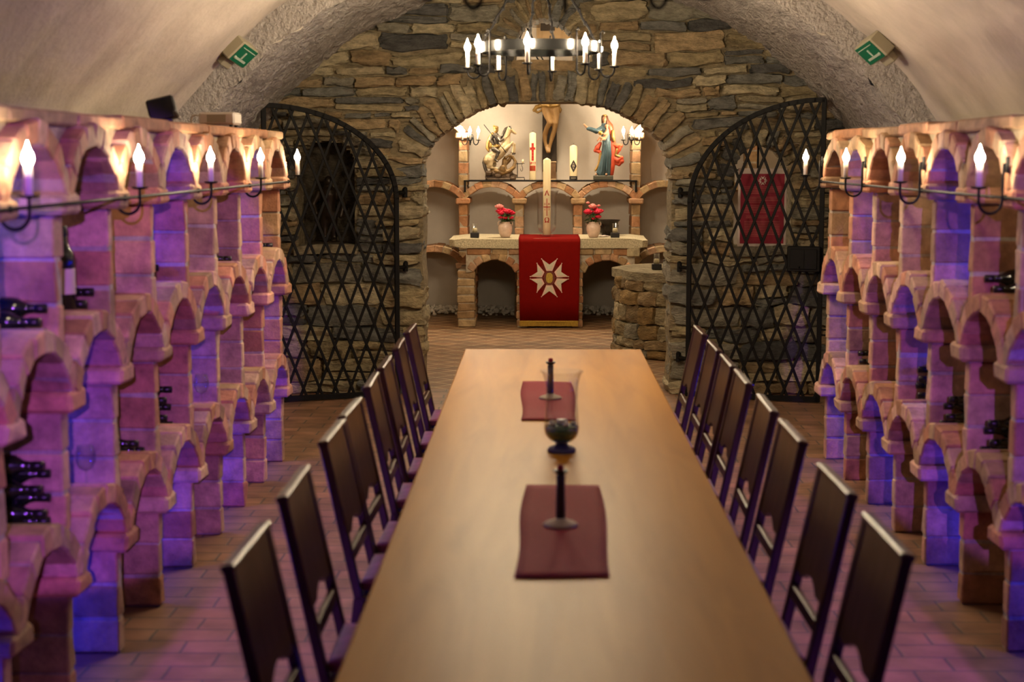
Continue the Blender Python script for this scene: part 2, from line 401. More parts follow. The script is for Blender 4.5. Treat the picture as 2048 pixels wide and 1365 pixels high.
# ------------------------------------------------------------------ the room shell
VX, VZ = .08, .36
R_RIB, R_MAIN = 2.82, 2.98
Y_WALL, Y_RIB = 12.2, 10.15
def vault(name, R, y0, y1, m, step, amp, freq, cx=VX, cz=VZ, ext=True, rz=1.0):
    ny = max(2, int((y1 - y0) / step)); na = int(pi * R / step); V = []; F = []
    prof = []
    if ext: prof += [(-pi / 2, .0), (-pi / 2, cz * .5)]
    for i in range(na + 1): prof.append((-pi / 2 + pi * i / na, None))
    if ext: prof += [(pi / 2, cz * .5), (pi / 2, .0)]
    for j in range(ny + 1):
        y = y0 + (y1 - y0) * j / ny
        for a, zz in prof:
            x = R * sin(a); z = cz + R * rz * cos(a) if zz is None else zz
            d = amp * mnoise.fractal(Vector((x * freq, y * freq, z * freq)), 1.0, 2.0, 4) if amp else 0
            V.append((cx + x - d * sin(a), y, z - d * cos(a)))
    k = len(prof)
    for j in range(ny):
        for i in range(k - 1): F.append([j * k + i, j * k + i + 1, (j + 1) * k + i + 1, (j + 1) * k + i])
    return struct(G().add(V, F).build(name, m, smooth=True))
vault('ceiling', R_MAIN, -3.0, Y_RIB, 'plaster', .07, .05, 1.1)
vault('ceiling', R_RIB, Y_RIB, Y_WALL + .06, 'rough_plaster', .03, .035, 9.0)
# the step where the rough transverse arch begins
g = G(); V = []; F = []; na = 120
for i in range(na + 1):
    a = -pi / 2 + pi * i / na
    d = .035 * mnoise.fractal(Vector((R_RIB * sin(a) * 9, Y_RIB * 9, (VZ + R_RIB * cos(a)) * 9)), 1.0, 2.0, 4)
    V += [(VX + (R_RIB - d) * sin(a), Y_RIB, VZ + (R_RIB - d) * cos(a)), (VX + (R_MAIN + .1) * sin(a), Y_RIB - .0, VZ + (R_MAIN + .1) * cos(a))]
for i in range(na): F.append([2 * i, 2 * i + 1, 2 * i + 3, 2 * i + 2])
struct(g.add(V, F).build('trim_1', 'rough_plaster', smooth=True))
# altar room vault and walls
ax0, ax1, AY0, AY1 = -2.75, 2.95, Y_WALL + .5, 18.62
vault('ceiling', 2.85, AY0 - .02, AY1 + .05, 'white_plaster', .15, .03, 1.0, cx=.1, cz=1.55, ext=False, rz=.86)
struct(G().mm((ax0 - .1, AY0, 0), (ax0, AY1, 1.6), 0).build('wall_left', 'white_plaster'))
struct(G().mm((ax1, AY0, 0), (ax1 + .1, AY1, 1.6), 0).build('wall_right', 'white_plaster'))
struct(G().mm((ax0 - .4, AY1, -.02), (ax1 + .4, AY1 + .12, 4.1), 0).build('wall_far', 'white_plaster'))
struct(G().mm((-3.2, -3.1, -.02), (3.6, -3.0, 3.6), 0).build('wall_front', 'plaster'))
struct(G().mm((-3.2, -3.1, -.1), (3.6, Y_WALL + .25, 0), 0).build('floor', 'floor'))
struct(G().mm((-3.2, Y_WALL + .25, -.1), (3.6, AY1 + .2, 0), 0).build('floor', 'floor2'))

# ------------------------------------------------------------------ stone wall with arch, little window, niches
OX, OA, OZ, OB, ORING = .04, .955, 1.76, .515, .26
WX, WA, WZ0, WZS, WB, WRING = .02, .225, 2.585, 2.68, .20, .20
def ellp(x, z, cx, a, zs, b, g): return ((x - cx) / (a + g)) ** 2 + ((z - zs) / (b + g)) ** 2 < 1
def in_main(x, z, g=0, gl=0):
    if z < OZ: return abs(x - OX) < OA + gl
    return ellp(x, z, OX, OA, OZ, OB, g)
def in_win(x, z, g=0):
    if z < WZS: return abs(x - WX) < WA + g * .3 and z > WZ0 - g * .25
    return ellp(x, z, WX, WA, WZS, WB, g)
NICHE = dict(cx=-1.665, a=.205, z0=1.165, zs=1.78, b=.17)       # dark niche, left
LOOK = dict(cx=1.70, a=.205, z0=1.16, zs=1.72, b=.22)           # look-through window, right
def in_n(d, x, z, g=0, gt=0):
    if z < d['zs']: return abs(x - d['cx']) < d['a'] + g and z > d['z0'] - g * 1.5
    return ellp(x, z, d['cx'], d['a'], d['zs'], d['b'], max(g, gt))
def in_vault(x, z, R): return (z < VZ and abs(x - VX) < R) or ((x - VX) ** 2 + (z - VZ) ** 2 < R * R)
def ok_stone(x, z):
    return in_vault(x, z, R_RIB + .12) and not in_main(x, z, ORING, 0) and not in_win(x, z, WRING) and not in_n(NICHE, x, z, .02, .02) and not in_n(LOOK, x, z, .02, .15)
def ok_core(x, z):
    return in_vault(x, z, R_RIB + .2) and not in_main(x, z, .012, .012) and not in_win(x, z, .012) and not in_n(NICHE, x, z, .015) and not in_n(LOOK, x, z, .015)
def spans(fn, z, z2=None, x0=-2.8, x1=3.1, st=.01):
    out = []; cur = None; x = x0
    while x <= x1:
        k = fn(x, z) and (z2 is None or fn(x, z2))
        if k and cur is None: cur = x
        if not k and cur is not None: out.append((cur, x)); cur = None
        x += st
    if cur is not None: out.append((cur, x1))
    return out
def stone_col():
    c = np.array(random.choice(STONES)) * random.uniform(.95, 1.4); return tuple(c)
wall = G()
MCOL = (.36, .29, .175)
z = 0.0
while z < 3.25:                                                  # mortar core in thin lifts
    for a, b in spans(ok_core, z + .0125):
        if b - a > .01: wall.mm((a, Y_WALL + .034 + .010 * sin(z * 31) * sin(a * 7), z), (b, Y_WALL + .49, z + .0255), 0, MCOL)
    z += .025
z = .0
while z < 3.2:
    h = random.uniform(.05, .125) if z > 1.0 else random.uniform(.08, .17)
    if random.random() < .15: h *= 1.3
    for a, b in spans(ok_stone, z + h * .3, z + h * .75):
        x = a
        while x < b - .02:
            L = random.uniform(1.3, 5.0) * h + .05
            L = min(L, .55)
            if b - (x + L) < .07: L = b - x
            jl = abs(a - (OX + OA)) < .03 and x == a and z < OZ - .02
            jr_ = abs(b - (OX - OA)) < .03 and x + L >= b - 1e-6 and z < OZ - .02
            deep = .52 if (jl or jr_) else .14
            sp = (h > .11 and random.random() < .35 and not (jl or jr_))
            if sp:                                               # two thin stones on top of one another
                k = random.uniform(.4, .6)
                for (zz, hh) in ((z, h * k), (z + h * k, h * (1 - k))):
                    wall.stone((x + L / 2, Y_WALL + .065 - random.uniform(0, .025), zz + hh / 2), (L - .02, .14, hh - .014), rotm('Y', random.uniform(-.03, .03)), stone_col(), 5, .2, .34)
            else:
                ex = random.uniform(-.03, .03)
                cx = x + L / 2 + (ex if (jl or jr_) else 0)
                wall.stone((cx, Y_WALL + deep / 2 - random.uniform(-.008, .045), z + h / 2), (L - random.uniform(.012, .03), deep, h - random.uniform(.010, .028)),
                           rotm('Y', random.uniform(-.04, .04)), stone_col(), 6 if L > .25 or deep > .3 else 5, .2, .38)
            x += L
    z += h
def ring(g, cx, a, zs, b, t, a0, a1, wmin, wmax, depth=.5, y=Y_WALL, out=.0):
    ang = a0
    while ang < a1:
        ca, sa = cos(ang), sin(ang); px, pz = cx + a * ca, zs + b * sa
        wd = random.uniform(wmin, wmax); ds = sqrt((a * sa) ** 2 + (b * ca) ** 2); da = wd / ds
        am = ang + da / 2; ca, sa = cos(am), sin(am); px, pz = cx + a * ca, zs + b * sa
        nx, nz = ca / a, sa / b; l = sqrt(nx * nx + nz * nz); nx, nz = nx / l, nz / l
        tt = t * random.uniform(.8, 1.12); th = atan2(nx, nz) + random.uniform(-.06, .06)
        g.stone((px + nx * tt / 2, y + depth / 2 - random.uniform(-.005, .03), pz + nz * tt / 2), (wd * 1.12 - .014, depth, tt), rotm('Y', th), stone_col(), 6, .2, .32)
        ang += da
ring(wall, OX, OA, OZ, OB, ORING, .02, pi - .02, .045, .10)
ring(wall, WX, WA, WZS, WB, WRING, -.1, pi + .1, .03, .07)
ring(wall, LOOK['cx'], LOOK['a'], LOOK['zs'], LOOK['b'], .13, .0, pi, .05, .09)
for sx in (-1, 1):
    zz = WZ0
    wall.stone((WX + sx * (WA + .07), Y_WALL + .24, WZ0 + .05), (.14, .5, .11), I3, stone_col(), 5)
wall.stone((WX, Y_WALL + .24, WZ0 - .03), (.5, .5, .07), I3, stone_col(), 5, .12, .15)
wall.stone((NICHE['cx'], Y_WALL + .05, NICHE['z0'] - .045), (.50, .22, .075), I3, (.36, .31, .21), 5, .1, .1)
wall.stone((LOOK['cx'], Y_WALL + .10, LOOK['z0'] - .04), (.50, .3, .07), I3, (.30, .27, .2), 5, .1, .1)
W_ = np.concatenate(wall.v)
for i in range(len(W_)):
    p = W_[i]; n1 = mnoise.noise(Vector((p[0] * 1.6, 5, p[2] * 2.2))); n2 = mnoise.noise(Vector((p[0] * 5, 9, p[2] * 6))); n3 = mnoise.noise(Vector((p[0] * 4, 19, p[2] * 5)))
    p[2] += (.035 * n1 + .014 * n2) * min(1, p[2] * 3); p[0] += .016 * n3
wall.v = [W_]
struct(wall.build('wall_back', 'stone', smooth=True, edge=50))
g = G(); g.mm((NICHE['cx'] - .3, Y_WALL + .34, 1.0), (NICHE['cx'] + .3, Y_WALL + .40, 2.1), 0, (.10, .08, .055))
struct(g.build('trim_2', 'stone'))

# ------------------------------------------------------------------ brick racks
BAYW = .07
def arc_geo(u0, u1, rise, t, zs, inset=.05):
    a, b = u0 + inset, u1 - inset; w_ = b - a; R = (w_ * w_ / 4 + rise * rise) / (2 * rise); zc = zs + rise - R; uc = (a + b) / 2
    half = math.asin(min(1, w_ / 2 / R)); return uc, zc, R, half
def z_out(u, u0, u1, rise, t, zs):
    uc, zc, R, h = arc_geo(u0, u1, rise, t, zs); d = (R + t) ** 2 - (u - uc) ** 2
    return zc + sqrt(max(d, 0))
TINT = [np.array([1.0, 1.0, .92])]
def brick_col(k=1.0): return tuple(np.array(random.choice(BRICKS)) * random.uniform(.82, 1.15) * k * TINT[0])
def make_rack(root, us, tiers, depth, to, arches, pillar_top=None, filltop=None, pw=.072, tall=None):
    """us: pillar centres; tiers: (capital bottom, spring); to(u, v, z) -> world frame, as a 3x3 + offset"""
    A, off = to
    def bx(g, u, v, z, su, sv, sz, rot=0, col=(1, 1, 1), ch=.006, jit=.0025):
        R = A @ rotm('X', rot)           # local axes: u=y-like first axis handled by A
        g.box(A @ np.array([v, u, z]) + off, (sv, su, sz), ch, R, jit, col)
    for k, u in enumerate(us):
        g = G(); z0 = 0; top = tiers[-1][0]
        tt = tall.get(k, len(tiers)) if tall else len(tiers)
        for ti, (zc, zs) in enumerate(tiers[:tt]):
            n = max(1, round((zc - z0) / .142)); hh = (zc - z0) / n
            bx(g, u, depth / 2, (z0 + zc) / 2, pw - .012, depth - .012, zc - z0, col=MORTAR, jit=0)
            for i in range(n):
                cut = .30 if i % 2 == 0 else .34
                bx(g, u, cut / 2, z0 + hh * (i + .5), pw + random.uniform(-.004, .004), cut - .006, hh - .011, col=brick_col())
                if depth > .36: bx(g, u, (cut + depth) / 2, z0 + hh * (i + .5), pw, depth - cut - .008, hh - .011, col=brick_col())
            bx(g, u, depth / 2 - .025, (zc + zs) / 2, .165, depth + .05, zs - zc - .004, col=brick_col(1.08), ch=.012)
            z0 = zs
        g.build('pillar', 'brick', root, world=True)
    for (k, ti, rise) in arches:
        u0, u1 = sorted((us[k], us[k + 1])); zs = tiers[ti][1]; t = .075
        uc, zc, R, half = arc_geo(u0, u1, rise, t, zs)
        g = G(); nb = 8; ph = half + .10
        for i in range(nb):
            a = -ph + 2 * ph * (i + .5) / nb; wd = 2 * ph * (R + t * .5) / nb
            for (v0, v1) in ((-.045, .27), (.275, depth)) if depth > .36 else ((-.045, depth),):
                rr = R + t / 2 + random.uniform(-.004, .004)
                bx(g, uc + rr * sin(a), (v0 + v1) / 2, zc + rr * cos(a), wd + .004, v1 - v0 - .005, t, rot=-a, col=brick_col(), ch=.007)
        # mortar joint body
        V = []; m_ = 16
        for i in range(m_ + 1):
            a = -ph + 2 * ph * i / m_
            for (rr) in (R + .006, R + t - .006):
                for v in (-.036, depth - .01): V.append(A @ np.array([v, uc + rr * sin(a), zc + rr * cos(a)]) + off)
        F = []
        for i in range(m_):
            b = i * 4; F += [[b, b + 1, b + 5, b + 4], [b + 2, b + 6, b + 7, b + 3], [b, b + 4, b + 6, b + 2], [b + 1, b + 3, b + 7, b + 5]]
        g.add(V, F, MORTAR)
        g.build('arch', 'brick', root, world=True)
TIERS = [(.40, .47), (1.02, 1.09), (1.66, 1.73)]
RISE, RT = .155, .075
AL = np.array([[-1, 0, 0], [0, 1, 0], [0, 0, 1.]]); AR = np.eye(3)
XL, XR = -1.565, 1.745
usL = [9.45 - .622 * k for k in range(12)]; usR = [9.59 - .632 * k for k in range(12)]
def side_rack(name_lbl, us, A, x0, side):
    root = thing('brick_wine_rack', name_lbl, 'wine rack', (x0, us[0], 0))
    off = np.array([x0, 0, 0.])
    arch = [(k, t, RISE) for k in range(len(us) - 1) for t in range(3)]
    make_rack(root, us, TIERS, .60, (A, off), arch)
    s = -1 if side == 'L' else 1
    # filled top: spandrels behind the arch rings and the plank-like coping
    g = G()
    for k in range(len(us) - 1):
        u0, u1 = us[k + 1], us[k]; zs = TIERS[2][1]; uc, zc, R, half = arc_geo(u0, u1, RISE, RT, zs)
        pts = [(u0, 1.955), (u0, zs)]
        for i in range(13):
            a = -half + 2 * half * i / 12; pts.append((uc + (R + RT * .5) * sin(a), zc + (R + RT * .5) * cos(a)))
        pts += [(u1, zs), (u1, 1.955)]
        xa, xb = x0 + s * .02, x0 + s * .6
        g.prism(pts, xa, xb, 'yz', (.42, .34, .22))
    g.build('spandrel', 'brick', root, world=True)
    g = G(); ya, yb = us[-1] - .1, us[0] + .1; y = ya
    while y < yb:
        y2 = min(y + random.uniform(.5, .9), yb); g.mm((x0 - s * .012, y, 1.95), (x0 + s * .62, y2 - .004, 2.0 + random.uniform(-.004, .006)), .008, brick_col(.8), .002); y = y2
    g.build('coping', 'brick', root, world=True)
    g = G(); g.mm((x0 + s * .60, ya, 0), (x0 + s * .66, yb, 1.96), .004, (.42, .33, .25)); g.build('back_panel', 'brick', root, world=True)
    return root
side_rack('long brick wine rack of stacked arches along the left side of the hall', usL, AL, XL, 'L')
side_rack('long brick wine rack of stacked arches along the right side of the hall', usR, AR, XR, 'R')

# back rack behind the altar
TINT[0] = np.array([.88, .92, .78])
BY = 18.06
usB = [-2.21, -1.55, -.89, -.247, .425, 1.086, 1.745, 2.41]
root = thing('brick_niche_rack', 'low brick arcade with round-arched niches on the white wall behind the altar', 'brick arcade', (.1, BY, 0))
TB = [(.57, .64), (1.31, 1.38), (2.05, 2.12)]
AB = np.array([[0, 1, 0], [1, 0, 0], [0, 0, 1.]])
arB = [(k, t, .12) for k in range(7) for t in (0, 1)] + [(0, 2, .13), (1, 2, .13), (5, 2, .13), (6, 2, .13)]
make_rack(root, usB, TB, .50, (AB, np.array([0, BY, 0.])), arB, pw=.10, tall={0: 3, 1: 3, 2: 3, 3: 2, 4: 2, 5: 3, 6: 3, 7: 3})
# plaster floors of the niches seen through nothing else: white infill over the mid arches
# white pebbles
g = G()
for i in range(1500):
    x = random.uniform(-2.6, 2.8); y = AY1 - abs(random.gauss(0, .09)) - .045; s_ = random.uniform(.014, .03)
    g.ell((x, y, max(0, .10 - (AY1 - y) * .45) + s_ * .4), (s_, s_ * .8, s_ * .6), rotm('Z', random.uniform(0, 3)), 6, 4)
tag(g.build('white_pebbles', 'pebble', smooth=True), 'strip of white pebbles along the foot of the far white wall', 'pebbles', kind='stuff')

# ------------------------------------------------------------------ altar
root = thing('stone_altar', 'pale granite altar slab on a brick arcade base in the chapel behind the arch', 'altar', (.08, 17.3, 0))
g = G(); V, F = cube_grid(14); V = V.copy(); n_ = np.linalg.norm(V, axis=1, keepdims=True)
h = np.array([1.075, .50, .052]); W = V * h
e = np.array([mnoise.noise_vector(Vector(p * np.array([3, 2, 8]) )) for p in W]); W += e * .012
edge_ = (np.abs(V[:, 0]) > .99); W[edge_, 2] *= .75; W[:, 0] -= (np.abs(V[:, 1]) > .99) * np.sign(V[:, 0]) * (np.abs(V[:, 0]) > .99) * .06
g.add(W + np.array([.085, 17.5, .915]), F); g.build('slab', 'slab', root, smooth=True, world=True, edge=45)
def altar_leg(x0, x1, y0, y1, top):
    g = G(); zz = 0; g.mm((x0 + .008, y0 + .008, 0), (x1 - .008, y1 - .008, top), .002, MORTAR)
    n = round(top / .083)
    for i in range(n):
        hh = top / n; j = random.uniform(-.006, .006)
        g.mm((x0 + j, y0, i * hh + .004), (x1 + j, y1, (i + 1) * hh - .006), .009, brick_col(.95), .003)
    g.build('leg', 'brick', root, world=True)
for (a, b) in ((-.905, -.715), (-.26, -.14), (.335, .455), (.93, 1.10)):
    altar_leg(a, b, 17.04, 17.36, .62); altar_leg(a, b, 17.66, 17.96, .62)
for (a, b) in ((-.81, -.20), (-.20, .395), (.395, 1.015)):
    uc, zc, R, half = arc_geo(a, b, .135, .075, .60, .075)
    for (y0, y1) in ((17.02, 17.36), (17.66, 17.96)):
        g = G()
        for i in range(7):
            aa = -half + 2 * half * (i + .5) / 7 * 1.0
            rr = R + .04; g.box((uc + rr * sin(aa), (y0 + y1) / 2, zc + rr * cos(aa)), (2 * half * rr / 7 - .006, y1 - y0, .085), .009, rotm('Y', aa), .003, brick_col(.95))
        pts = [(a, .868), (a, .60)]
        for i in range(13):
            aa = -half + 2 * half * i / 12; pts.append((uc + (R + .012) * sin(aa), zc + (R + .012) * cos(aa)))
        pts += [(b, .60), (b, .868)]
        g.prism(pts, y0 + .01, y1 - .01, 'xz', MORTAR)
        x = a + .01
        while x < b - .05:
            L = min(random.uniform(.17, .28), b - x)
            g.mm((x, y0 - .004, .79), (x + L - .01, y0 + .05, .862), .009, brick_col(.9), .003); x += L
        g.build('arch', 'brick', root, world=True)
g = G(); g.mm((.93, 17.0, .775), (1.07, 17.3, .868), .008, (.40, .33, .2), .003); g.build('corner_stone', 'brick', root, world=True)

# altar cloth
CX0, CX1 = -.243, .42
root = thing('altar_cloth', 'bright red cloth over the altar front with a silver star and gold fringe', 'altar cloth', (.09, 16.96, 0))
g = G(); prof = [(17.86, .974), (17.4, .973), (17.03, .974), (16.985, .966), (16.968, .93), (16.965, .6), (16.962, .3), (16.96, .075)]
V = []; nx = 24
for (y, zz) in prof:
    for i in range(nx + 1):
        t = i / nx; k = 1 - .045 * max(0, (.93 - zz)) if zz < .93 else 1
        xm = (CX0 + CX1) / 2 + .004; x = xm + (t - .5) * (CX1 - CX0) * k
        wv = .006 * sin(t * 9 + zz * 2) * max(0, (.9 - zz)); V.append((x, y + wv, zz))
F = [[j * (nx + 1) + i, j * (nx + 1) + i + 1, (j + 1) * (nx + 1) + i + 1, (j + 1) * (nx + 1) + i] for j in range(len(prof) - 1) for i in range(nx)]
o = g.add(V, F).build('cloth', 'redcloth', root, smooth=True, world=True); md = o.modifiers.new('thickness', 'SOLIDIFY'); md.thickness = .004; md.offset = 1
g = G(); x = CX0 + .018
while x < CX1 - .012:
    g.box((x, 16.958 + .004 * sin(x * 13), .05), (.0075, .004, .055 + random.uniform(-.003, .003)), .001); x += .0088
g.mm((CX0 + .016, 16.951, .066), (CX1 - .012, 16.962, .082), .002); tag(g.build('fringe', 'gold_fringe', root, world=True), 'gold fringe')
def star_poly(k, s=1.0):
    # six forked arms, tips slightly longer on the vertical pair
    out = []
    for i in range(6):
        base = 90 - 60 * i; vert = (i % 3 == 0); rt = (560 if vert else 522) * k; rn = 362 * k
        ha = 22.3
        if not vert: base = {1: 26.5, 2: -26.5, 4: 206.5, 5: 153.5}[i]; ha = 23
        p = []
        ri = 205 * k
        for (r, a) in ((ri, -23 * s), (rt, -ha * s), (rn, 0), (rt, ha * s), (ri, 23 * s)):
            p.append((r * cos(radians(base + a)), r * sin(radians(base + a))))
        out.append(p)
    return out
ex, ez, ku = .093, .548, .000395
root_e = G()
def shrink(p, f):
    cx = sum(a for a, b in p) / len(p); cz = sum(b for a, b in p) / len(p); return [(cx + (a - cx) * f, cz + (b - cz) * f) for a, b in p]
g1, g2 = G(), G()
for p in star_poly(ku):
    g1.prism([(ex + a, ez + b) for a, b in p], 16.957, 16.962, 'xz')
    q = shrink(p, .72); g2.prism([(ex + a, ez + b) for a, b in q], 16.954, 16.958, 'xz')
    for a, b in (p[1], p[3]): g1.ell((ex + a, 16.956, ez + b), .006, n=6, m=4)
cloth_ = root.children[0]
sb_ = g1.build('star_border', 'star_edge', root, world=True); g2.build('star', 'star', sb_, world=True)
def oval(a, b, n=28): return [(ex + a * np.sign(cos(t)) * abs(cos(t)) ** .75, ez + b * np.sign(sin(t)) * abs(sin(t)) ** .75) for t in [2 * pi * i / n for i in range(n)]]
g = G(); g.prism(oval(.060, .076), 16.950, 16.958, 'xz')
for s_ in (-1, 1): g.mm((ex + s_ * .055, 16.956, ez - .006), (ex + s_ * .14, 16.961, ez + .006), .001)
for s_ in (-1, 1):
    for t_ in (-1, 1):
        for dd in (-5, 0, 5):
            a_ = radians((57 + dd) if 1 else 0); g.box((ex + s_ * .112 * cos(a_) * 1.0, 16.958, ez + t_ * .112 * sin(a_) * 1.08), (.003, .003, .07), .0005, rotm('Y', s_ * t_ * (pi / 2 - a_)))
mr_ = g.build('medallion_rim', 'star_core', root, world=True)
g = G(); g.prism(oval(.036, .055), 16.946, 16.951, 'xz'); g.build('medallion', 'star_gold', mr_, world=True)

# ------------------------------------------------------------------ lamps: bulbs, sconces, chandeliers
def bulb_mat(name, P, c=None):
    return emis(name, c or WARM, P / (pi * .0050))
MB_N = bulb_mat('bulb_near', P_NEAR)
MB_S, MB_C, MB_A, MB_AC = bulb_mat('bulb_sconce', P_SCONCE), bulb_mat('bulb_hall', P_CHAND), bulb_mat('bulb_altar', P_ALTAR, SOFT), bulb_mat('bulb_chapel', P_ALTCH, SOFT)
BULB = [(.006, 0), (.013, .006), (.0175, .018), (.0165, .030), (.011, .042), (.006, .052), (.0025, .062), (.0008, .070)]
def candle_light(root, c, m, hs=.085, r=.0115, sr=.030, parent=None):
    x, y, z = c
    G().lathe([(.012, -.004), (sr * .8, -.002), (sr, .004), (sr * .96, .006), (.012, .002)], 16, c).build('saucer', 'iron', root, smooth=True)
    sl = G().lathe([(r, .002), (r, hs), (r * .8, hs + .002)], 14, c).build('candle_sleeve', 'sleeve', root, smooth=True)
    G().lathe([(a, b + hs) for a, b in BULB], 10, c).build('bulb', m, root if root.parent else sl, smooth=True)
def make_sconce():
    """wall bracket: origin at the back plate, arm reaches along +x"""
    r = thing('candle_sconce', '', 'wall lamp')
    P = [(0, 0, .06)] ; P = [(.0, 0, .085), (.012, 0, .088), (.014, 0, .05)]
    for i in range(13):
        a = pi + pi * i / 12; P.append((.057 + .043 * cos(a), 0, -.045 + .048 * sin(a)))
    P += [(.1, 0, -.02), (.1, 0, 0)]
    g = G().tube(P, .0055, 8); g.box((.0, 0, .085), (.008, .035, .06), .002); br = g.build('bracket', 'iron', r, smooth=True)
    candle_light(r, (.1, 0, 0), MB_S, .088, .0125, .032)
    return r
sc0 = make_sconce(); used = False
ordn = ['nearest the open gate', 'second from the open gate', 'third from the open gate', 'fourth from the open gate', 'fifth from the open gate', 'sixth from the open gate', 'seventh from the open gate']
for side, us, x0, rz, off_ in (('left', usL, XL, 0, .0), ('right', usR, XR, pi, .0)):
    for j in range(5):
        k = 2 * j
        lbl = 'electric candle bracket on the %s rack, %s' % (side, ordn[j])
        sx = 1 if rz == 0 else -1
        loc = (x0 + sx * (.05 if side == 'right' else .01), us[k] - .005, 1.735)
        if not used: sc0.location = loc; sc0['label'] = lbl; sc0['group'] = 'candle sconces along the brick racks'; used = True
        else: dup(sc0, loc, rz, lbl, 'candle sconces along the brick racks')
for side, us, x0, s in (('left', usL, XL, 1), ('right', usR, XR, -1)):
    g = G(); g.tube([(x0 + s * .056, us[-1], 1.700), (x0 + s * .056, us[0] + .03, 1.700)], .006, 8)
    for k in range(0, 12, 2): g.box((x0 + s * .052, us[k], 1.70), (.012, .02, .02), .002)
    tag(g.build('iron_rail', 'iron', smooth=True), 'thin black iron rail running along the %s brick rack below the candles' % side, 'rail')

def make_chandelier(m, lbl, loc, rot0, rods=True):
    r = thing('ring_chandelier', lbl, 'chandelier', loc)
    RR = .325; CR = .41; zr = .108                                # ring at +.12 above the saucers
    g = G(); n = 48; prof = [(RR - .004, zr - .028), (RR + .006, zr - .028), (RR + .006, zr + .028), (RR - .004, zr + .028)]
    V = []; F = []
    for k in range(n):
        a = 2 * pi * k / n
        for (rr, zz) in prof: V.append((rr * cos(a), rr * sin(a), zz))
    for k in range(n):
        k2 = (k + 1) % n
        for q in range(4): q2 = (q + 1) % 4; F.append([k * 4 + q, k2 * 4 + q, k2 * 4 + q2, k * 4 + q2])
    g.add(V, F); g.build('ring', 'iron_shine', r, smooth=True, edge=40)
    for k in range(8):
        a = radians(rot0 + 45 * k); d = np.array([sin(a), -cos(a), 0])
        P = [d * (RR + .008) + [0, 0, zr + .075], d * (RR + .01) + [0, 0, zr], d * (RR + .01) + [0, 0, .02]]
        for i in range(9):
            b = pi + pi * i / 8; P.append(d * ((RR + CR) / 2 + .005 + ((CR - RR) / 2 - .005) * cos(b)) + [0, 0, -.012 + .042 * sin(b)])
        P.append(d * CR)
        g = G().tube(P, .0055, 8); g.tube([d * (RR + .008) + [0, 0, zr + .075], d * (RR + .02) + [0, 0, zr + .09], d * (RR + .03) + [0, 0, zr + .075]], .004, 6)
        ar_ = g.build('arm', 'iron_matte', r, smooth=True)
        candle_light(ar_, tuple(d * CR), m, .095, .0115, .028)
    for k in range(4):
        a = radians(rot0 + 22 + 90 * k); d = np.array([sin(a), -cos(a), 0]); P = []; nn = 22
        for i in range(nn + 1):
            t = i / nn; P.append(d * (RR * (1 - t) + .02 * t) + [0, 0, zr + .02 + .52 * t] + np.array([.004 * cos(i * 1.6), .004 * sin(i * 1.6), 0]))
        g = G().tube(P, .007, 8)
        for i in range(2, nn, 3): g.ell(P[i], (.011, .011, .013), n=8, m=5)
        g.build('chain', 'iron_matte', r, smooth=True)
    g = G().lathe([(.03, zr + .52), (.035, zr + .54), (.012, zr + .56), (.01, zr + .57)], 16); g.tube([(0, 0, zr + .55), (0, 0, 3.33 - loc[2])], .008, 8)
    g.lathe([(.06, 3.25 - loc[2]), (.05, 3.28 - loc[2]), (.03, 3.33 - loc[2])], 16)
    g.build('stem', 'iron_matte', r, smooth=True)
    return r
make_chandelier(MB_C, 'round black iron chandelier with eight candle bulbs above the far end of the table', (-.005, 8.8, 2.335), -9.5)
make_chandelier(MB_N, 'black iron chandelier just above the top of the picture, only its hooks showing', (.07, 4.33, 2.325), 0)
make_chandelier(MB_AC, 'iron chandelier inside the chapel, hidden behind the stone arch but for its hooks', (-.15, 15.0, 2.42), 12)
def triple(loc, lbl):
    r = thing('triple_candle_sconce', lbl, 'wall lamp', loc, 0, 'triple candle sconces on the chapel pillars')
    g = G().lathe([(.002, 0), (.03, .005), (.03, .015), (.01, .02)], 14, (0, .0, .02), rotm('X', pi / 2)); g.tube([(0, 0, -.03), (0, -.012, .08)], .009, 8); g.build('plate', 'iron', r, smooth=True)
    for a in (-62, 0, 62):
        ar = radians(a); d = np.array([sin(ar), -cos(ar), 0]); P = [d * .01 + [0, 0, .06], d * .035 + [0, 0, .07], d * .04 + [0, 0, .02]]
        for i in range(9): b = pi + pi * i / 8; P.append(d * (.072 + .032 * cos(b)) + [0, 0, -.01 + .04 * sin(b)])
        P.append(d * .104)
        ar_ = G().tube(P, .006, 8).build('arm', 'iron', r, smooth=True)
        candle_light(ar_, tuple(d * .104), MB_A, .085, .0115, .028)
    return r
triple((-.80, 17.98, 2.03), 'three-armed candle sconce on the brick pillar left of the knight statue')
triple((1.02, 17.98, 2.03), 'three-armed candle sconce on the brick pillar right of the robed woman statue')

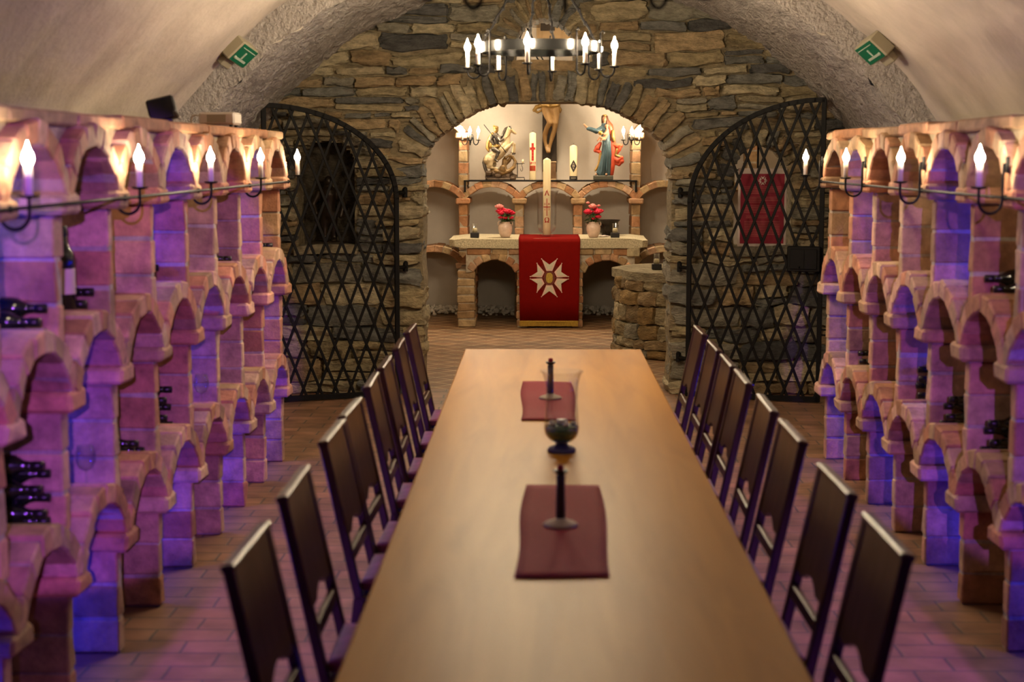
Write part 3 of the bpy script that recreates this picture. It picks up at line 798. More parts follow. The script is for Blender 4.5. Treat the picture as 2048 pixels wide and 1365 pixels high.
# ------------------------------------------------------------------ iron gates
def gate(name_lbl, hx, fx, yh, yf, top, spring, lock):
    """hx, fx: x of hinge and free edge; y at both; the leaf is built in (s, z): s from hinge 0 to L"""
    L = sqrt((fx - hx) ** 2 + (yf - yh) ** 2); d = np.array([(fx - hx) / L, (yf - yh) / L, 0]); nrm = np.array([d[1], -d[0], 0])
    if nrm[1] > 0: nrm = -nrm
    root = thing('iron_gate', name_lbl, 'gate', (hx, yh, 0)); o0 = np.array([hx, yh, 0.])
    def P(s, z, n=0): return tuple(d * s + nrm * n + np.array([0, 0, z]))
    def zt(s): return spring + (top - spring) * sqrt(max(0, 1 - ((L - s) / L) ** 2)) if s < L else top
    g = G(); R_ = np.column_stack([d, nrm, [0, 0, 1]])
    def bar(p, q, wd, th):
        p = np.array(p); q = np.array(q); v = q - p; l = np.linalg.norm(v); v = v / l; side = np.cross(v, nrm); Rb = np.column_stack([side, nrm, v])
        g.box((p + q) / 2, (wd, th, l + wd * .5), .002, Rb)
    bar(P(0, .02), P(0, spring), .034, .03); bar(P(L, .02), P(L, top), .034, .03); bar(P(0, .03), P(L, .03), .04, .03)
    pr = None
    for i in range(25):
        s = L * (1 - cos(pi / 2 * i / 24)); q = P(s, zt(s))
        if pr: bar(pr, q, .036, .03)
        pr = q
    g.build('frame', 'iron', root)
    g = G(); pw_, ph_ = .124, .316; sl = ph_ / pw_
    for sg in (1, -1):
        c = -40
        while c < 60:
            # line z = sl*sg*s + c*ph_
            pts = []; n = 160
            for i in range(n + 1):
                s = L * i / n; zz = sl * sg * s + c * ph_ + .1
                if .03 < zz < zt(s): pts.append((s, zz))
            if len(pts) > 1: bar(P(*pts[0], .004 * sg), P(*pts[-1], .004 * sg), .021, .008)
            c += 1
    g.build('lattice', 'iron', root)
    for zz in (1.57, 1.0, .30):
        g = G(); g.tube([P(0, zz, .0), P(-.05, zz, -.03), P(-.09, zz, -.06)], .014, 8); g.box(P(-.09, zz, -.07), (.03, .05, .07), .004, R_); g.ell(P(-.09, zz + .03, -.06), .018, n=8, m=5)
        g.build('hinge', 'iron', root, smooth=False)
    if lock:
        g = G(); g.box(P(L - .12, 1.09, .03), (.245, .06, .19), .006, R_); g.box(P(L - .12, 1.09, .065), (.20, .01, .15), .003, R_)
        g.box(P(L - .115, 1.09, .072), (.004, .004, .15), .001, R_); g.ell(P(L - .15, 1.03, .072), .008, n=8, m=5)
        g.build('lock_box', 'iron', root)
        g = G(); g.tube([P(L, .56), P(L + .06, .56), P(L + .065, .52), P(L + .005, .52)], .007, 8); g.tube([P(L, 1.62), P(L + .06, 1.62), P(L + .065, 1.58), P(L + .005, 1.58)], .007, 8)
        g.build('catch', 'iron', root, smooth=True)
    return root
gate('arched black lattice gate leaf standing open left of the stone arch', -1.105, -2.045, 12.06, 11.68, 2.225, 1.53, False)
gate('arched black lattice gate leaf with a lock box standing open right of the stone arch', 1.135, 2.085, 12.06, 11.76, 2.265, 1.50, True)

# dark statue in the niche, poster and window bar
def fused(parent, name, m, limbs, vox=.006, ells=(), sm=2, world=False):
    g = G()
    for l in limbs: g.limb(l)
    for e in ells: g.ell(*e)
    return g.build(name, m, parent, remesh=vox, sm=sm, world=world)
r = thing('niche_figure', 'small dark bronze figure standing in the stone niche behind the left gate', 'statue', (NICHE['cx'] + .0, Y_WALL + .17, 1.165))
G().box((0, 0, .012), (.26, .16, .024), .005).build('base', 'dull_bronze', r)
fused(r, 'figure', 'dull_bronze', [
    [((-.03, 0, .03), .024), ((-.035, 0, .14), .03), ((-.03, 0, .24), .042)], [((.04, 0, .03), .024), ((.04, -.01, .14), .03), ((.03, 0, .24), .042)],
    [((0, 0, .24), .055), ((0, 0, .33), .06), ((0, 0, .39), .07), ((0, 0, .44), .03)], [((-.08, 0, .40), .03), ((-.12, -.02, .31), .024), ((-.09, -.05, .24), .02)],
    [((.08, 0, .40), .03), ((.12, -.02, .31), .024), ((.10, -.05, .22), .02)]], .008,
    [((0, 0, .49), (.036, .04, .046)), ((-.03, -.02, .03), (.03, .05, .02)), ((.04, -.02, .03), (.03, .05, .02))])
r = thing('framed_poster', 'crimson poster with a small star and lines of pale print behind the right gate', 'poster', (1.70, Y_WALL - .02, 1.16))
G().box((0, 0, .30), (.372, .012, .60), .002).build('backing', 'paper', r)
G().box((0, -.008, .29), (.335, .006, .535), .001).build('sheet', 'poster', r); sh_ = r.children[-1]
g = G(); zz = .455
for blk, nl, wd in ((0, 5, .29), (1, 4, .26), (2, 5, .28), (3, 2, .25), (4, 10, .27)):
    for i in range(nl):
        ww = wd if i < nl - 1 else wd * random.uniform(.4, .8); g.mm((-.5 * wd, -.0135, zz), (-.5 * wd + ww, -.0105, zz + .0035), 0); zz -= .0125
    zz -= .016
g.build('print_lines', 'print', sh_)
g = G()
for p in star_poly(.00007): g.prism([(a, .505 + b) for a, b in p], -.0145, -.0105, 'xz')
g.build('star', 'paper', sh_)
g = G(); g.mm((-.004 + 1.69, Y_WALL + .2, 1.16), (1.70, Y_WALL + .212, 1.96), .001); g.mm((1.5, Y_WALL + .2, 1.74), (1.9, Y_WALL + .212, 1.75), .001)
tag(g.build('window_bar', 'iron'), 'black iron cross bar in the small arched window above the crimson poster', 'window bar')

# ------------------------------------------------------------------ long table
TX0, TX1, TY0, TY1, TZ = -.43, .572, 2.3, 8.90, .76
root = thing('long_table', 'long honey-coloured wooden dining table running down the middle of the hall', 'table', (.071, 5.6, 0))
G().mm((TX0, TY0, TZ - .042), (TX1, TY1, TZ), .005).build('tabletop', 'table', root, world=True)
g = G()
for x in (TX0 + .1, TX1 - .1): g.mm((x - .012, TY0 + .15, TZ - .14), (x + .012, TY1 - .15, TZ - .042), .002)
for y in (TY0 + .15, TY1 - .15): g.mm((TX0 + .1, y - .012, TZ - .14), (TX1 - .1, y + .012, TZ - .042), .002)
g.build('apron', 'table_side', root, world=True)
for y in (TY0 + .2, 5.985, TY1 - .2):
    for x in (TX0 + .13, TX1 - .13): G().mm((x - .04, y - .04, 0), (x + .04, y + .04, TZ - .042), .006).build('leg', 'table_side', root, world=True)

def cloth_mat(y0, y1, xa, xb, lbl):
    # xa,xb: (left,right) at the near and the far edge
    g = G(); V = []; ny, nx = 20, 8
    for j in range(ny + 1):
        t = j / ny; l = xa[0] + (xb[0] - xa[0]) * t + .006 * sin(t * 7); rr = xa[1] + (xb[1] - xa[1]) * t - .006 * sin(t * 6 + 1)
        for i in range(nx + 1):
            q = i / nx; V.append((l + (rr - l) * q, y0 + (y1 - y0) * t + .006 * sin(q * 4 + y0), TZ + .0012 + .0016 * (1 + sin(t * 14 + q * 3))))
    F = [[j * (nx + 1) + i, j * (nx + 1) + i + 1, (j + 1) * (nx + 1) + i + 1, (j + 1) * (nx + 1) + i] for j in range(ny) for i in range(nx)]
    o = g.add(V, F).build('table_runner', 'mat', smooth=True); md = o.modifiers.new('thickness', 'SOLIDIFY'); md.thickness = .0015; md.offset = 1
    tag(o, lbl, 'table runner', 'burgundy table runners')
cloth_mat(3.99, 5.15, (-.068, .186), (-.05, .2), 'burgundy cloth runner on the near half of the table under a candle holder')
cloth_mat(6.44, 7.57, (-.08, .152), (-.09, .153), 'burgundy cloth runner on the far half of the table under a candle holder')
def holder(loc, lbl):
    r = thing('candle_holder', lbl, 'candle holder', loc, 0, 'candle holders on the table')
    G().lathe([(.001, 0), (.050, 0), (.052, .004), (.044, .010), (.022, .017), (.014, .024), (.001, .026)], 28).build('foot', 'ivory', r, smooth=True)
    G().lathe([(.014, .022), (.0145, .05), (.013, .12), (.014, .150), (.009, .155)], 16).build('stem', 'darkwood', r, smooth=True)
    G().lathe([(.008, .152), (.020, .160), (.023, .166), (.019, .168), (.010, .162)], 16).build('cup', 'dull_bronze', r, smooth=True)
    G().lathe([(.010, .160), (.0105, .180), (.006, .183), (.001, .184)], 14).build('candle_stub', 'mat', r, smooth=True)
    return r
holder((.060, 4.56, TZ + .006), 'slender dark candle holder on a pale round foot on the nearer burgundy runner')
holder((.045, 7.02, TZ + .006), 'slender dark candle holder on a pale round foot on the farther burgundy runner')
def glass_wall(prof, t=.003):
    return prof + [(max(r - t, .0005), z + (t if i == len(prof) - 1 and 0 else 0)) for i, (r, z) in enumerate(prof[::-1])]
r = thing('hurricane_vase', 'tall clear glass vase with green filling standing on the table between the two runners', 'vase', (.079, 5.76, TZ))
G().lathe([(.001, 0), (.052, 0), (.055, .008), (.048, .018), (.026, .026), (.022, .034), (.001, .036)], 28).build('foot', 'blue_glass', r, smooth=True)
p = [(.024, .034), (.044, .044), (.060, .065), (.066, .09), (.062, .13), (.058, .19), (.060, .25), (.072, .295), (.080, .303)]
G().lathe(glass_wall(p, .0025), 32).build('glass', 'glass', r, smooth=True)
G().lathe([(.001, .038), (.030, .040), (.052, .056), (.061, .075), (.0615, .098), (.04, .104), (.001, .106)], 28).build('green_filling', 'green_fill', r, smooth=True)
g = G().lathe([(.001, .104), (.020, .104), (.020, .122), (.001, .122)], 18)
for k in range(5): g.ell((.042 * cos(k * 1.26), .042 * sin(k * 1.26), .108), (.012, .010, .008), n=8, m=5)
g.build('tea_light', 'ivory', r, smooth=True)

# ------------------------------------------------------------------ chairs
def make_chair():
    r = thing('dining_chair', '', 'chair')
    ln = radians(12.0); zs = .45; x_s = -.185; c, s = cos(ln), sin(ln)
    Rb = rotm('Y', -ln)
    def B(y, t, n=0): return (x_s - s * t + c * n, y, zs + c * t + s * n)   # t up the back, n forward
    for sy in (-1, 1):
        g = G(); g.box(B(sy * .195, .255), (.028, .034, .51), .004, Rb)
        g.add([(x_s + a * .016 + dx, sy * .195 + b * .017, z_) for z_, dx in ((0, -.05), (zs, 0)) for a, b in ((-1, -1), (1, -1), (1, 1), (-1, 1))],
              [[0, 1, 2, 3][::-1], [4, 5, 6, 7], [0, 1, 5, 4], [1, 2, 6, 5], [2, 3, 7, 6], [3, 0, 4, 7]])
        g.build('rear_post', 'chair', r)
    # solid upper panel with a shallow arched cut at its lower edge
    poly = [(-.18, .505), (.18, .505), (.18, .20)] + [(.10 - .2 * i / 8, .20 + .03 * sin(pi * i / 8)) for i in range(9)] + [(-.18, .20)]
    n = len(poly); V = [B(a, b, -.009) for a, b in poly] + [B(a, b, .009) for a, b in poly]
    F = [list(range(n)), [n + i for i in range(n)][::-1]] + [[i, n + i, n + (i + 1) % n, (i + 1) % n] for i in range(n)]
    G().add(V, F).build('back_panel', 'chair', r)
    G().box(B(0, .512), (.034, .43, .018), .005, Rb).build('top_rail', 'chair', r)
    G().box(B(0, .135), (.022, .37, .04), .004, Rb).build('cross_rail', 'chair', r)
    for sy in (-1, 1): G().box((.17, sy * .185, .22), (.036, .036, .44), .004).build('front_leg', 'chair', r)
    g = G(); g.mm((-.185, -.185, .385), (.185, -.165, .44)); g.mm((-.185, .165, .385), (.185, .185, .44)); g.mm((.165, -.185, .385), (.185, .185, .44)); g.mm((-.2, -.185, .385), (-.18, .185, .44)); g.build('seat_rail', 'chair', r)
    G().mm((-.20, -.21, .437), (.205, .21, .46), .006).build('seat', 'chair', r)
    V, F = cube_grid(8); V = V.copy(); k = 1 - (V[:, :2] ** 2).max(axis=1)
    W = np.stack([V[:, 0] * .18, V[:, 1] * .185, V[:, 2] * (.012 + .012 * np.sqrt(np.clip(k, 0, 1)))], 1) + np.array([.0, 0, .484])
    G().add(W, F).build('cushion', 'cushion', r, smooth=True)
    return r
ch0 = make_chair(); first = True
nths = ['nearest the camera', 'second from the near end', 'third from the near end', 'fourth from the near end', 'fifth from the near end', 'sixth from the near end', 'second from the far end', 'farthest, by the arch']
YL = [3.565, 4.275, 5.08, 5.565, 6.27, 6.82, 7.51, 8.18]; YR = [3.69, 4.33, 5.11, 5.70, 6.38, 6.90, 7.44, 8.11]
for side, Ys in (('left', YL), ('right', YR)):
    for i, y in enumerate(Ys):
        lbl = 'dark wooden chair on the %s side of the table, %s' % (side, nths[i])
        loc = (-.39 if side == 'left' else .535, y, 0); rz = (0 if side == 'left' else pi) + radians(random.uniform(-1.2, 1.2))
        if first: ch0.location = loc; ch0.rotation_euler = (0, 0, rz); ch0['label'] = lbl; ch0['group'] = 'chairs along the table'; first = False
        else: dup(ch0, loc, rz, lbl, 'chairs along the table')

# ------------------------------------------------------------------ bottles
def make_bottle():
    r = thing('wine_bottle', '', 'bottle')
    R_ = rotm('Y', -pi / 2)        # axis along -x..: neck towards +x after rotation
    R_ = rotm('Y', pi / 2)
    pr = [(.001, .006), (.030, 0), (.0375, .006), (.0375, .185), (.034, .205), (.018, .232), (.0145, .25), (.0145, .27)]
    gb_ = G().lathe(pr, 18, (0, 0, 0), R_).build('glass_body', 'bottle', r, smooth=True)
    G().lathe([(.0145, .262), (.0152, .264), (.0152, .298), (.001, .300)], 14, (0, 0, 0), R_).build('foil_cap', 'foil', r, smooth=True)
    G().lathe([(.0379, .06), (.0381, .062), (.0381, .148), (.0379, .15)], 18, (0, 0, 0), R_).build('label', 'label', r, smooth=True)
    return r
bt0 = make_bottle(); bfirst = [True]
def put_bottle(x, y, z, rz, lbl, grp, upright=False):
    global bt0
    if bfirst[0]: o = bt0; o['label'] = lbl; o['group'] = grp; bfirst[0] = False
    else: o = dup(bt0, (0, 0, 0), 0, lbl, grp)
    o.location = (x, y, z); o.rotation_euler = (0, -pi / 2, 0) if upright else (0, 0, rz)
pil = ['pillar nearest gate', 'second pillar from gate', 'third pillar from gate', 'fourth pillar from gate', 'fifth pillar from gate', 'sixth pillar from gate', 'seventh pillar from gate', 'eighth pillar from gate', 'ninth pillar from gate']
def rest_z(u, us, k, ti, r=.0381):
    u0, u1 = us[k + 1], us[k]; best = 0
    for i in range(-10, 11):
        du = r * i / 10; best = max(best, z_out(u + du, u0, u1, RISE, RT, TIERS[ti][1]) + sqrt(max(r * r - du * du, 0)))
    return best
def pile(side, k, ti, pat, v, cross=0):
    us, x0, s = (usL, XL, -1) if side == 'left' else (usR, XR, 1)
    shelf = ('lower', 'middle')[ti]
    base = us[k] - .036 - .040; c1 = (base, rest_z(base, us, k, ti)); spots = [c1]
    if pat >= 2: b2 = base - .077; spots.append((b2, max(rest_z(b2, us, k, ti), c1[1] - .0)))
    if pat >= 3: b3 = base + .0; spots.append((b3, c1[1] + .079))
    if pat >= 4: spots.append((base - .079, spots[1][1] + .079))
    if pat >= 5: spots.append((base, c1[1] + .158))
    if pat >= 6: spots.append((base - .079, spots[1][1] + .158))
    nm = ['bottom inner', 'bottom outer', 'upper inner', 'upper outer', 'topmost inner', 'topmost outer'] if pat > 1 else ['lying alone']
    for j, (u, z_) in enumerate(spots):
        vv = v + random.uniform(-.012, .012)
        put_bottle(x0 + s * (vv + .30), u, z_, 0 if side == 'left' else pi, 'dark bottle, %s shelf of %s rack, %s, %s' % (shelf, side, pil[k], nm[j]), 'wine bottles lying in the brick racks')
pile('left', 6, 1, 3, .06); pile('left', 7, 1, 3, .03); pile('left', 4, 1, 3, .12); pile('left', 2, 1, 2, .02); pile('left', 0, 1, 2, .02)
pile('left', 7, 0, 6, .03); pile('left', 5, 0, 2, .04); pile('left', 4, 0, 5, .07); pile('left', 3, 0, 1, .14)
pile('right', 1, 0, 3, .05); pile('right', 2, 0, 1, .07); pile('right', 3, 0, 5, .08); pile('right', 4, 0, 4, .05); pile('right', 5, 0, 4, .05)
pile('right', 4, 1, 1, .10); pile('right', 5, 1, 3, .05); pile('right', 0, 1, 1, .2)
u = usL[7] + .40; put_bottle(XL - .11, u, z_out(u, usL[7], usL[6], RISE, RT, TIERS[1][1]) - .0, 0, 'upright dark wine bottle with a cream label on the middle shelf of the left rack', 'wine bottles lying in the brick racks', True)
def wine_glass(side, k, ti, v, lbl):
    us, x0, s = (usL, XL, -1) if side == 'left' else (usR, XR, 1); u = us[k] - .14; zz = z_out(u, us[k + 1], us[k], RISE, RT, TIERS[ti][1])
    r = thing('wine_glass', lbl, 'glass', (x0 + s * v, u, zz))
    G().lathe([(.001, -.008), (.032, -.006), (.033, 0), (.004, .006), (.0035, .06), (.001, .062)], 20).build('stem', 'glass', r, smooth=True)
    G().lathe(glass_wall([(.004, .06), (.024, .072), (.036, .095), (.036, .12), (.028, .155)], .0015), 20).build('bowl', 'glass', r, smooth=True)
wine_glass('left', 6, 0, .08, 'clear wine glass on the lower shelf of the left rack, nearer of two')
wine_glass('left', 3, 0, .06, 'clear wine glass on the lower shelf of the left rack, farther of two')

# ------------------------------------------------------------------ things on the rack and vault
r = thing('loudspeaker', 'tilted black loudspeaker box on top of the left brick rack', 'loudspeaker', (-1.66, 6.95, 2.0), radians(10))
Rt = rotm('Y', radians(-14)) @ rotm('X', radians(-12))
cb_ = G().box((0, 0, .055), (.12, .15, .075), .008, Rt).build('cabinet', 'black_plastic', r)
G().box((.0, -.076, .039), (.10, .008, .06), .002, Rt).build('grille', 'blackbase', cb_)
g = G(); g.tube([(-.03, .04, 0), (-.06, .09, .05), (-.03, .10, .09)], .008, 6); g.box((0, .0, .008), (.09, .09, .016), .003); g.build('stand', 'black_plastic', r)
r = thing('light_projector', 'small off-white projector box on top of the left brick rack near the gate', 'projector', (-1.70, 8.4, 2.0))
G().box((0, 0, .048), (.19, .2, .065), .01).build('housing', 'white_plastic', r)
g = G()
for sx in (-1, 1):
    for sy in (-1, 1): g.lathe([(.01, 0), (.01, .018)], 8, (sx * .07, sy * .07, 0))
g.build('feet', 'black_plastic', r); G().box((0, -.101, .048), (.10, .004, .04), .001).build('lens_panel', 'sign_case', r)
g = G(); P = [(-.12, 0, .012)]; P += [(-.125 + .028 * cos(a), -.02, .04 + .028 * sin(a)) for a in [radians(q) for q in range(-90, 400, 30)]]
g.tube(P, .005, 6); g.build('cable', 'white_plastic', r, smooth=True)
def exit_sign(x, z, y, side, lbl):
    a = atan2(x - VX, z - VZ); rr = R_MAIN - .075
    c = (VX + rr * sin(a), y, VZ + rr * cos(a))
    r = thing('emergency_exit_light', lbl, 'exit sign', c, 0, 'exit lights on the vault')
    R_ = rotm('Y', a) @ rotm('X', radians(-14))            # local z = outward from the vault axis
    def L_(p): return tuple(R_ @ np.array(p))
    G().box(L_((0, 0, 0.0)), (.15, .26, .085), .008, R_).build('housing', 'sign_case', r)
    G().box(L_((-side * .02, .04, .06)), (.09, .16, .05), .006, R_).build('mount', 'sign_case', r)
    G().box(L_((side * .11, .0, .015)), (.06, .13, .05), .006, R_).build('battery_box', 'sign_case', r)
    sp_ = G().box(L_((0, 0, -.045)), (.135, .235, .006), .002, R_).build('sign_panel', 'green_sign', r)
    g = G(); g.box(L_((side * .035, .0, -.05)), (.016, .15, .004), .001, R_); g.box(L_((side * .0, -.01, -.05)), (.05, .02, .004), .001, R_)
    g.box(L_((-side * .045, 0, -.05)), (.006, .20, .004), .001, R_); g.ell(L_((side * .035, -.095, -.05)), (.012, .012, .012), n=8, m=5); g.build('pictogram', 'sign_white', sp_)
exit_sign(-1.86, 2.48, 9.93, -1, 'green emergency exit light on the vault above the left rack')
exit_sign(2.03, 2.503, 9.8, 1, 'green emergency exit light on the vault above the right rack')

# ------------------------------------------------------------------ the shelf and its statues
SZ = 1.585; SY = 18.16
r = thing('iron_shelf', 'thin black iron shelf on short legs above the brick niches carrying candles and statues', 'shelf', (.11, SY, SZ - .02))
G().mm((-.99, -.15, -.0), (.985, .20, .016), .003).build('top', 'iron', r)
for sx in (-.975, .97):
    for sy in (-.14, .18): G().mm((sx - .01, sy - .01, -.12), (sx + .01, sy + .01, 0), .002).build('leg', 'iron', r)
SZ = SZ - .004
ZP = 18.2 / 3150 / 7.583
# knight on horseback
kx, ky = (470 / 7.583 + 940 - 1082) / 3150 * 18.15, 18.12
r = thing('knight_statue', 'carved statue of an armoured knight on a rearing cream horse over a dragon', 'statue', (kx, ky, SZ))
def K(px, py, d=0): return ((px - 470) * ZP, d, (1195 - py) * ZP)
g = G(); rs = random.Random(3)
for i in range(26):
    px = 285 + 375 * (i % 9) / 8 + rs.uniform(-8, 8); py = 1170 - 38 * (i // 9); g.stone(K(px, py, rs.uniform(-.05, .04)), (.062, .09, .045), rotm('Y', rs.uniform(-.3, .3)), n=4, rnd=.3, ns=.2)
g.mm(K(270, 1195, -.085), K(675, 1165, .085), .006); g.build('rock_base', 'rock_dark', r, smooth=True, edge=40)
fused(r, 'dragon', 'dragon', [
    [(K(300, 1080, -.03), .018), (K(400, 1060, -.06), .028), (K(500, 1090, -.06), .030), (K(600, 1060, -.04), .026), (K(670, 1000, -.02), .024), (K(690, 920, 0), .020), (K(650, 850, 0), .017), (K(600, 830, -.01), .015), (K(560, 850, -.02), .014)],
    [(K(530, 900, 0), .03), (K(520, 980, -.01), .03), (K(540, 1060, -.03), .028)], [(K(560, 960, 0), .012), (K(600, 900, 0), .022), (K(620, 860, .0), .014)]], .0055,
    [(K(500, 1030, -.075), (.040, .018, .048)), (K(545, 860, -.02), (.026, .018, .018))])
hb = fused(r, 'horse', 'horse', [
    [(K(300, 885, 0), .066), (K(370, 850, 0), .066), (K(450, 800, 0), .063), (K(520, 720, 0), .058), (K(548, 650, 0), .048), (K(565, 570, 0), .036), (K(580, 500, 0), .031), (K(595, 450, 0), .028)],
    [(K(592, 440, 0), .027), (K(630, 455, 0), .023), (K(680, 492, 0), .016), (K(692, 500, 0), .014)],
    [(K(540, 740, -.035), .030), (K(600, 690, -.05), .021), (K(650, 635, -.05), .015), (K(662, 700, -.05), .012), (K(655, 770, -.05), .011), (K(640, 795, -.05), .014)],
    [(K(560, 720, .035), .028), (K(620, 650, .045), .019), (K(680, 660, .045), .014), (K(680, 730, .045), .011), (K(672, 790, .045), .013)],
    [(K(290, 900, -.03), .060), (K(310, 970, -.045), .034), (K(290, 1000, -.045), .022), (K(360, 1015, -.05), .015), (K(430, 1025, -.05), .014)],
    [(K(300, 900, .03), .055), (K(370, 960, .045), .030), (K(330, 1030, .045), .018), (K(400, 1060, .045), .015)]], .0055,
    [(K(585, 398, -.012), (.006, .006, .016)), (K(585, 398, .012), (.006, .006, .016)), (K(640, 470, 0), (.016, .017, .018)), (K(470, 760, -.03), (.05, .03, .04))])
g = G(); g.ell(K(618, 445, -.024), (.004, .003, .004), n=8, m=5); g.ell(K(690, 490, -.012), (.003, .003, .003), n=8, m=5); g.tube([K(655, 505, -.016), K(690, 512, -.012)], .002, 5); g.build('eye_and_muzzle', 'hair', hb)
G().tube([K(600, 520, -.026), K(640, 440, -.026), K(655, 500, -.018)], .003, 6).build('bridle', 'goldwood', hb)
fused(hb, 'mane', 'armour', [[(K(585, 410, 0), .014), (K(545, 430, 0), .016), (K(520, 480, 0), .018), (K(500, 530, 0), .016), (K(480, 570, 0), .010)], [(K(610, 400, 0), .012), (K(625, 430, -.012), .010)]], .005)
fused(hb, 'tail', 'armour', [[(K(235, 860, 0), .014), (K(215, 930, 0), .020), (K(235, 1010, -.01), .020), (K(265, 1090, -.02), .018), (K(310, 1150, -.03), .010)]], .005)
for hf in ([(K(636, 785, -.05), .013), (K(655, 800, -.05), .014)], [(K(668, 778, .045), .012), (K(678, 798, .045), .013)], [(K(430, 1025, -.05), .014), (K(448, 1030, -.05), .013)]): fused(hb, 'hoof', 'armour', [hf], .005)
kn = fused(r, 'knight', 'armour', [
    [(K(385, 720, 0), .044), (K(390, 660, 0), .038), (K(400, 590, 0), .046), (K(395, 540, 0), .042), (K(398, 500, 0), .016)],
    [(K(345, 545, -.03), .022), (K(320, 600, -.05), .018), (K(360, 660, -.06), .015)], [(K(440, 550, -.02), .022), (K(470, 610, -.045), .017), (K(510, 590, -.045), .014)],
    [(K(370, 735, -.05), .032), (K(440, 775, -.07), .025), (K(420, 830, -.075), .019), (K(390, 890, -.075), .015), (K(425, 915, -.085), .012)],
    [(K(370, 735, .05), .032), (K(440, 775, .07), .024), (K(400, 890, .07), .014)]], .0055)
G().lathe([(.046, 0), (.048, .01), (.040, .022)], 20, K(388, 690, 0)).build('belt', 'goldwood', kn, smooth=True)
g = G()
for i in range(7): a_ = -1.2 + 2.4 * i / 6; g.box(np.array(K(388, 715, 0)) + [.044 * sin(a_), -.044 * cos(a_), 0], (.012, .006, .03), .002, rotm('Z', a_))
g.build('armour_skirt', 'goldwood', kn)
fused(kn, 'head', 'goldwood', [[(K(400, 500, 0), .016), (K(400, 480, 0), .018)]], .005, [(K(402, 450, 0), (.028, .028, .032)), (K(398, 415, 0), (.034, .034, .022)), (K(428, 452, 0), (.008, .014, .012)), (K(372, 395, 0), (.012, .010, .020))])
fused(kn, 'cape', 'goldwood', [[(K(350, 510, .02), .022), (K(310, 570, .03), .026), (K(275, 650, .03), .022), (K(270, 720, .02), .020), (K(290, 760, .01), .014)],
    [(K(400, 520, .03), .02), (K(350, 600, .045), .028), (K(310, 700, .04), .024)], [(K(350, 690, -.03), .02), (K(400, 700, -.05), .018), (K(450, 690, -.04), .014)]], .0055)
G().tube([K(220, 368, -.03), K(555, 785, -.075)], .0045, 8).build('lance', 'iron', kn)
G().tube([K(610, 520, -.022), K(560, 560, -.04), K(500, 590, -.05)], .004, 6).build('rein', 'goldwood', hb)
# robed woman with child
mx_, my_ = (650 / 7.583 + 1120 - 1082) / 3150 * 18.15, 18.12
r = thing('robed_woman_statue', 'painted statue of a robed woman holding a child, one arm raised, on a dark plinth', 'statue', (mx_, my_, SZ))
def Q(px, py, d=0): return ((px - 650) * ZP, d, (1195 - py) * ZP)
G().mm(Q(502, 1195, -.08), Q(792, 1125, .08), .008).build('plinth', 'green_base', r)
def robe(path, m, name, vox=.0055): fused(r, name, m, path, vox)
robe([[(Q(620, 1100, -.03), .040), (Q(640, 980, -.035), .040), (Q(660, 850, -.03), .042), (Q(680, 720, -.02), .045), (Q(690, 620, -.01), .046)],
      [(Q(710, 1100, -.02), .036), (Q(715, 960, -.02), .042), (Q(715, 820, -.015), .044), (Q(700, 700, -.01), .044)], [(Q(570, 1090, -.03), .022), (Q(610, 980, -.04), .028), (Q(640, 850, -.035), .032)],
      [(Q(690, 620, 0), .046), (Q(680, 540, 0), .05), (Q(665, 450, 0), .052), (Q(660, 390, 0), .04), (Q(660, 360, 0), .02)],
      [(Q(620, 430, -.01), .034), (Q(540, 470, -.04), .031), (Q(460, 440, -.06), .026), (Q(415, 430, -.065), .022)]], 'blue_robe', 'dress')
robe([[(Q(690, 330, .03), .040), (Q(740, 400, .04), .045), (Q(765, 500, .04), .045), (Q(775, 600, .03), .042), (Q(790, 720, .02), .044), (Q(785, 860, .01), .046), (Q(770, 1000, 0), .040), (Q(765, 1100, 0), .032)],
      [(Q(800, 660, 0), .022), (Q(860, 695, -.01), .030), (Q(910, 685, -.02), .025), (Q(890, 740, -.02), .020), (Q(850, 790, -.01), .022)],
      [(Q(790, 850, 0), .03), (Q(860, 905, -.01), .034), (Q(918, 865, -.02), .026), (Q(925, 915, -.02), .028), (Q(885, 965, -.01), .020), (Q(820, 940, 0), .022)],
      [(Q(600, 650, .0), .022), (Q(560, 715, 0), .034), (Q(530, 755, 0), .024), (Q(590, 775, -.01), .022), (Q(640, 820, -.01), .02)]], 'red_robe', 'mantle')
robe([[(Q(745, 620, -.02), .012), (Q(752, 760, -.03), .011), (Q(748, 900, -.03), .012), (Q(752, 1060, -.02), .010)], [(Q(665, 640, -.05), .009), (Q(650, 800, -.07), .009), (Q(640, 950, -.075), .010), (Q(620, 1080, -.07), .009)], [(Q(705, 660, -.052), .008), (Q(700, 850, -.068), .009), (Q(695, 1050, -.06), .010)]], 'blue_robe', 'dress_fold')
robe([[(Q(790, 470, -.01), .018), (Q(790, 560, -.02), .024), (Q(805, 610, -.02), .016)]], 'goldwood', 'gold_lining')
robe([[(Q(850, 740, -.03), .014), (Q(830, 820, -.02), .018), (Q(900, 850, -.03), .013)]], 'goldwood', 'gold_lining')
robe([[(Q(610, 810, -.03), .024), (Q(605, 900, -.03), .028), (Q(580, 980, -.03), .022), (Q(530, 1050, -.03), .013)]], 'goldwood', 'gold_lining')
fused(r, 'hand', 'skin', [[(Q(415, 425, -.065), .014), (Q(385, 400, -.065), .014), (Q(355, 368, -.065), .010)]], .005)
fused(r, 'head', 'skin', [[(Q(660, 355, -.01), .014), (Q(660, 330, -.01), .016)]], .005, [(Q(660, 290, -.015), (.024, .028, .034)), (Q(657, 292, -.043), (.005, .006, .008))])
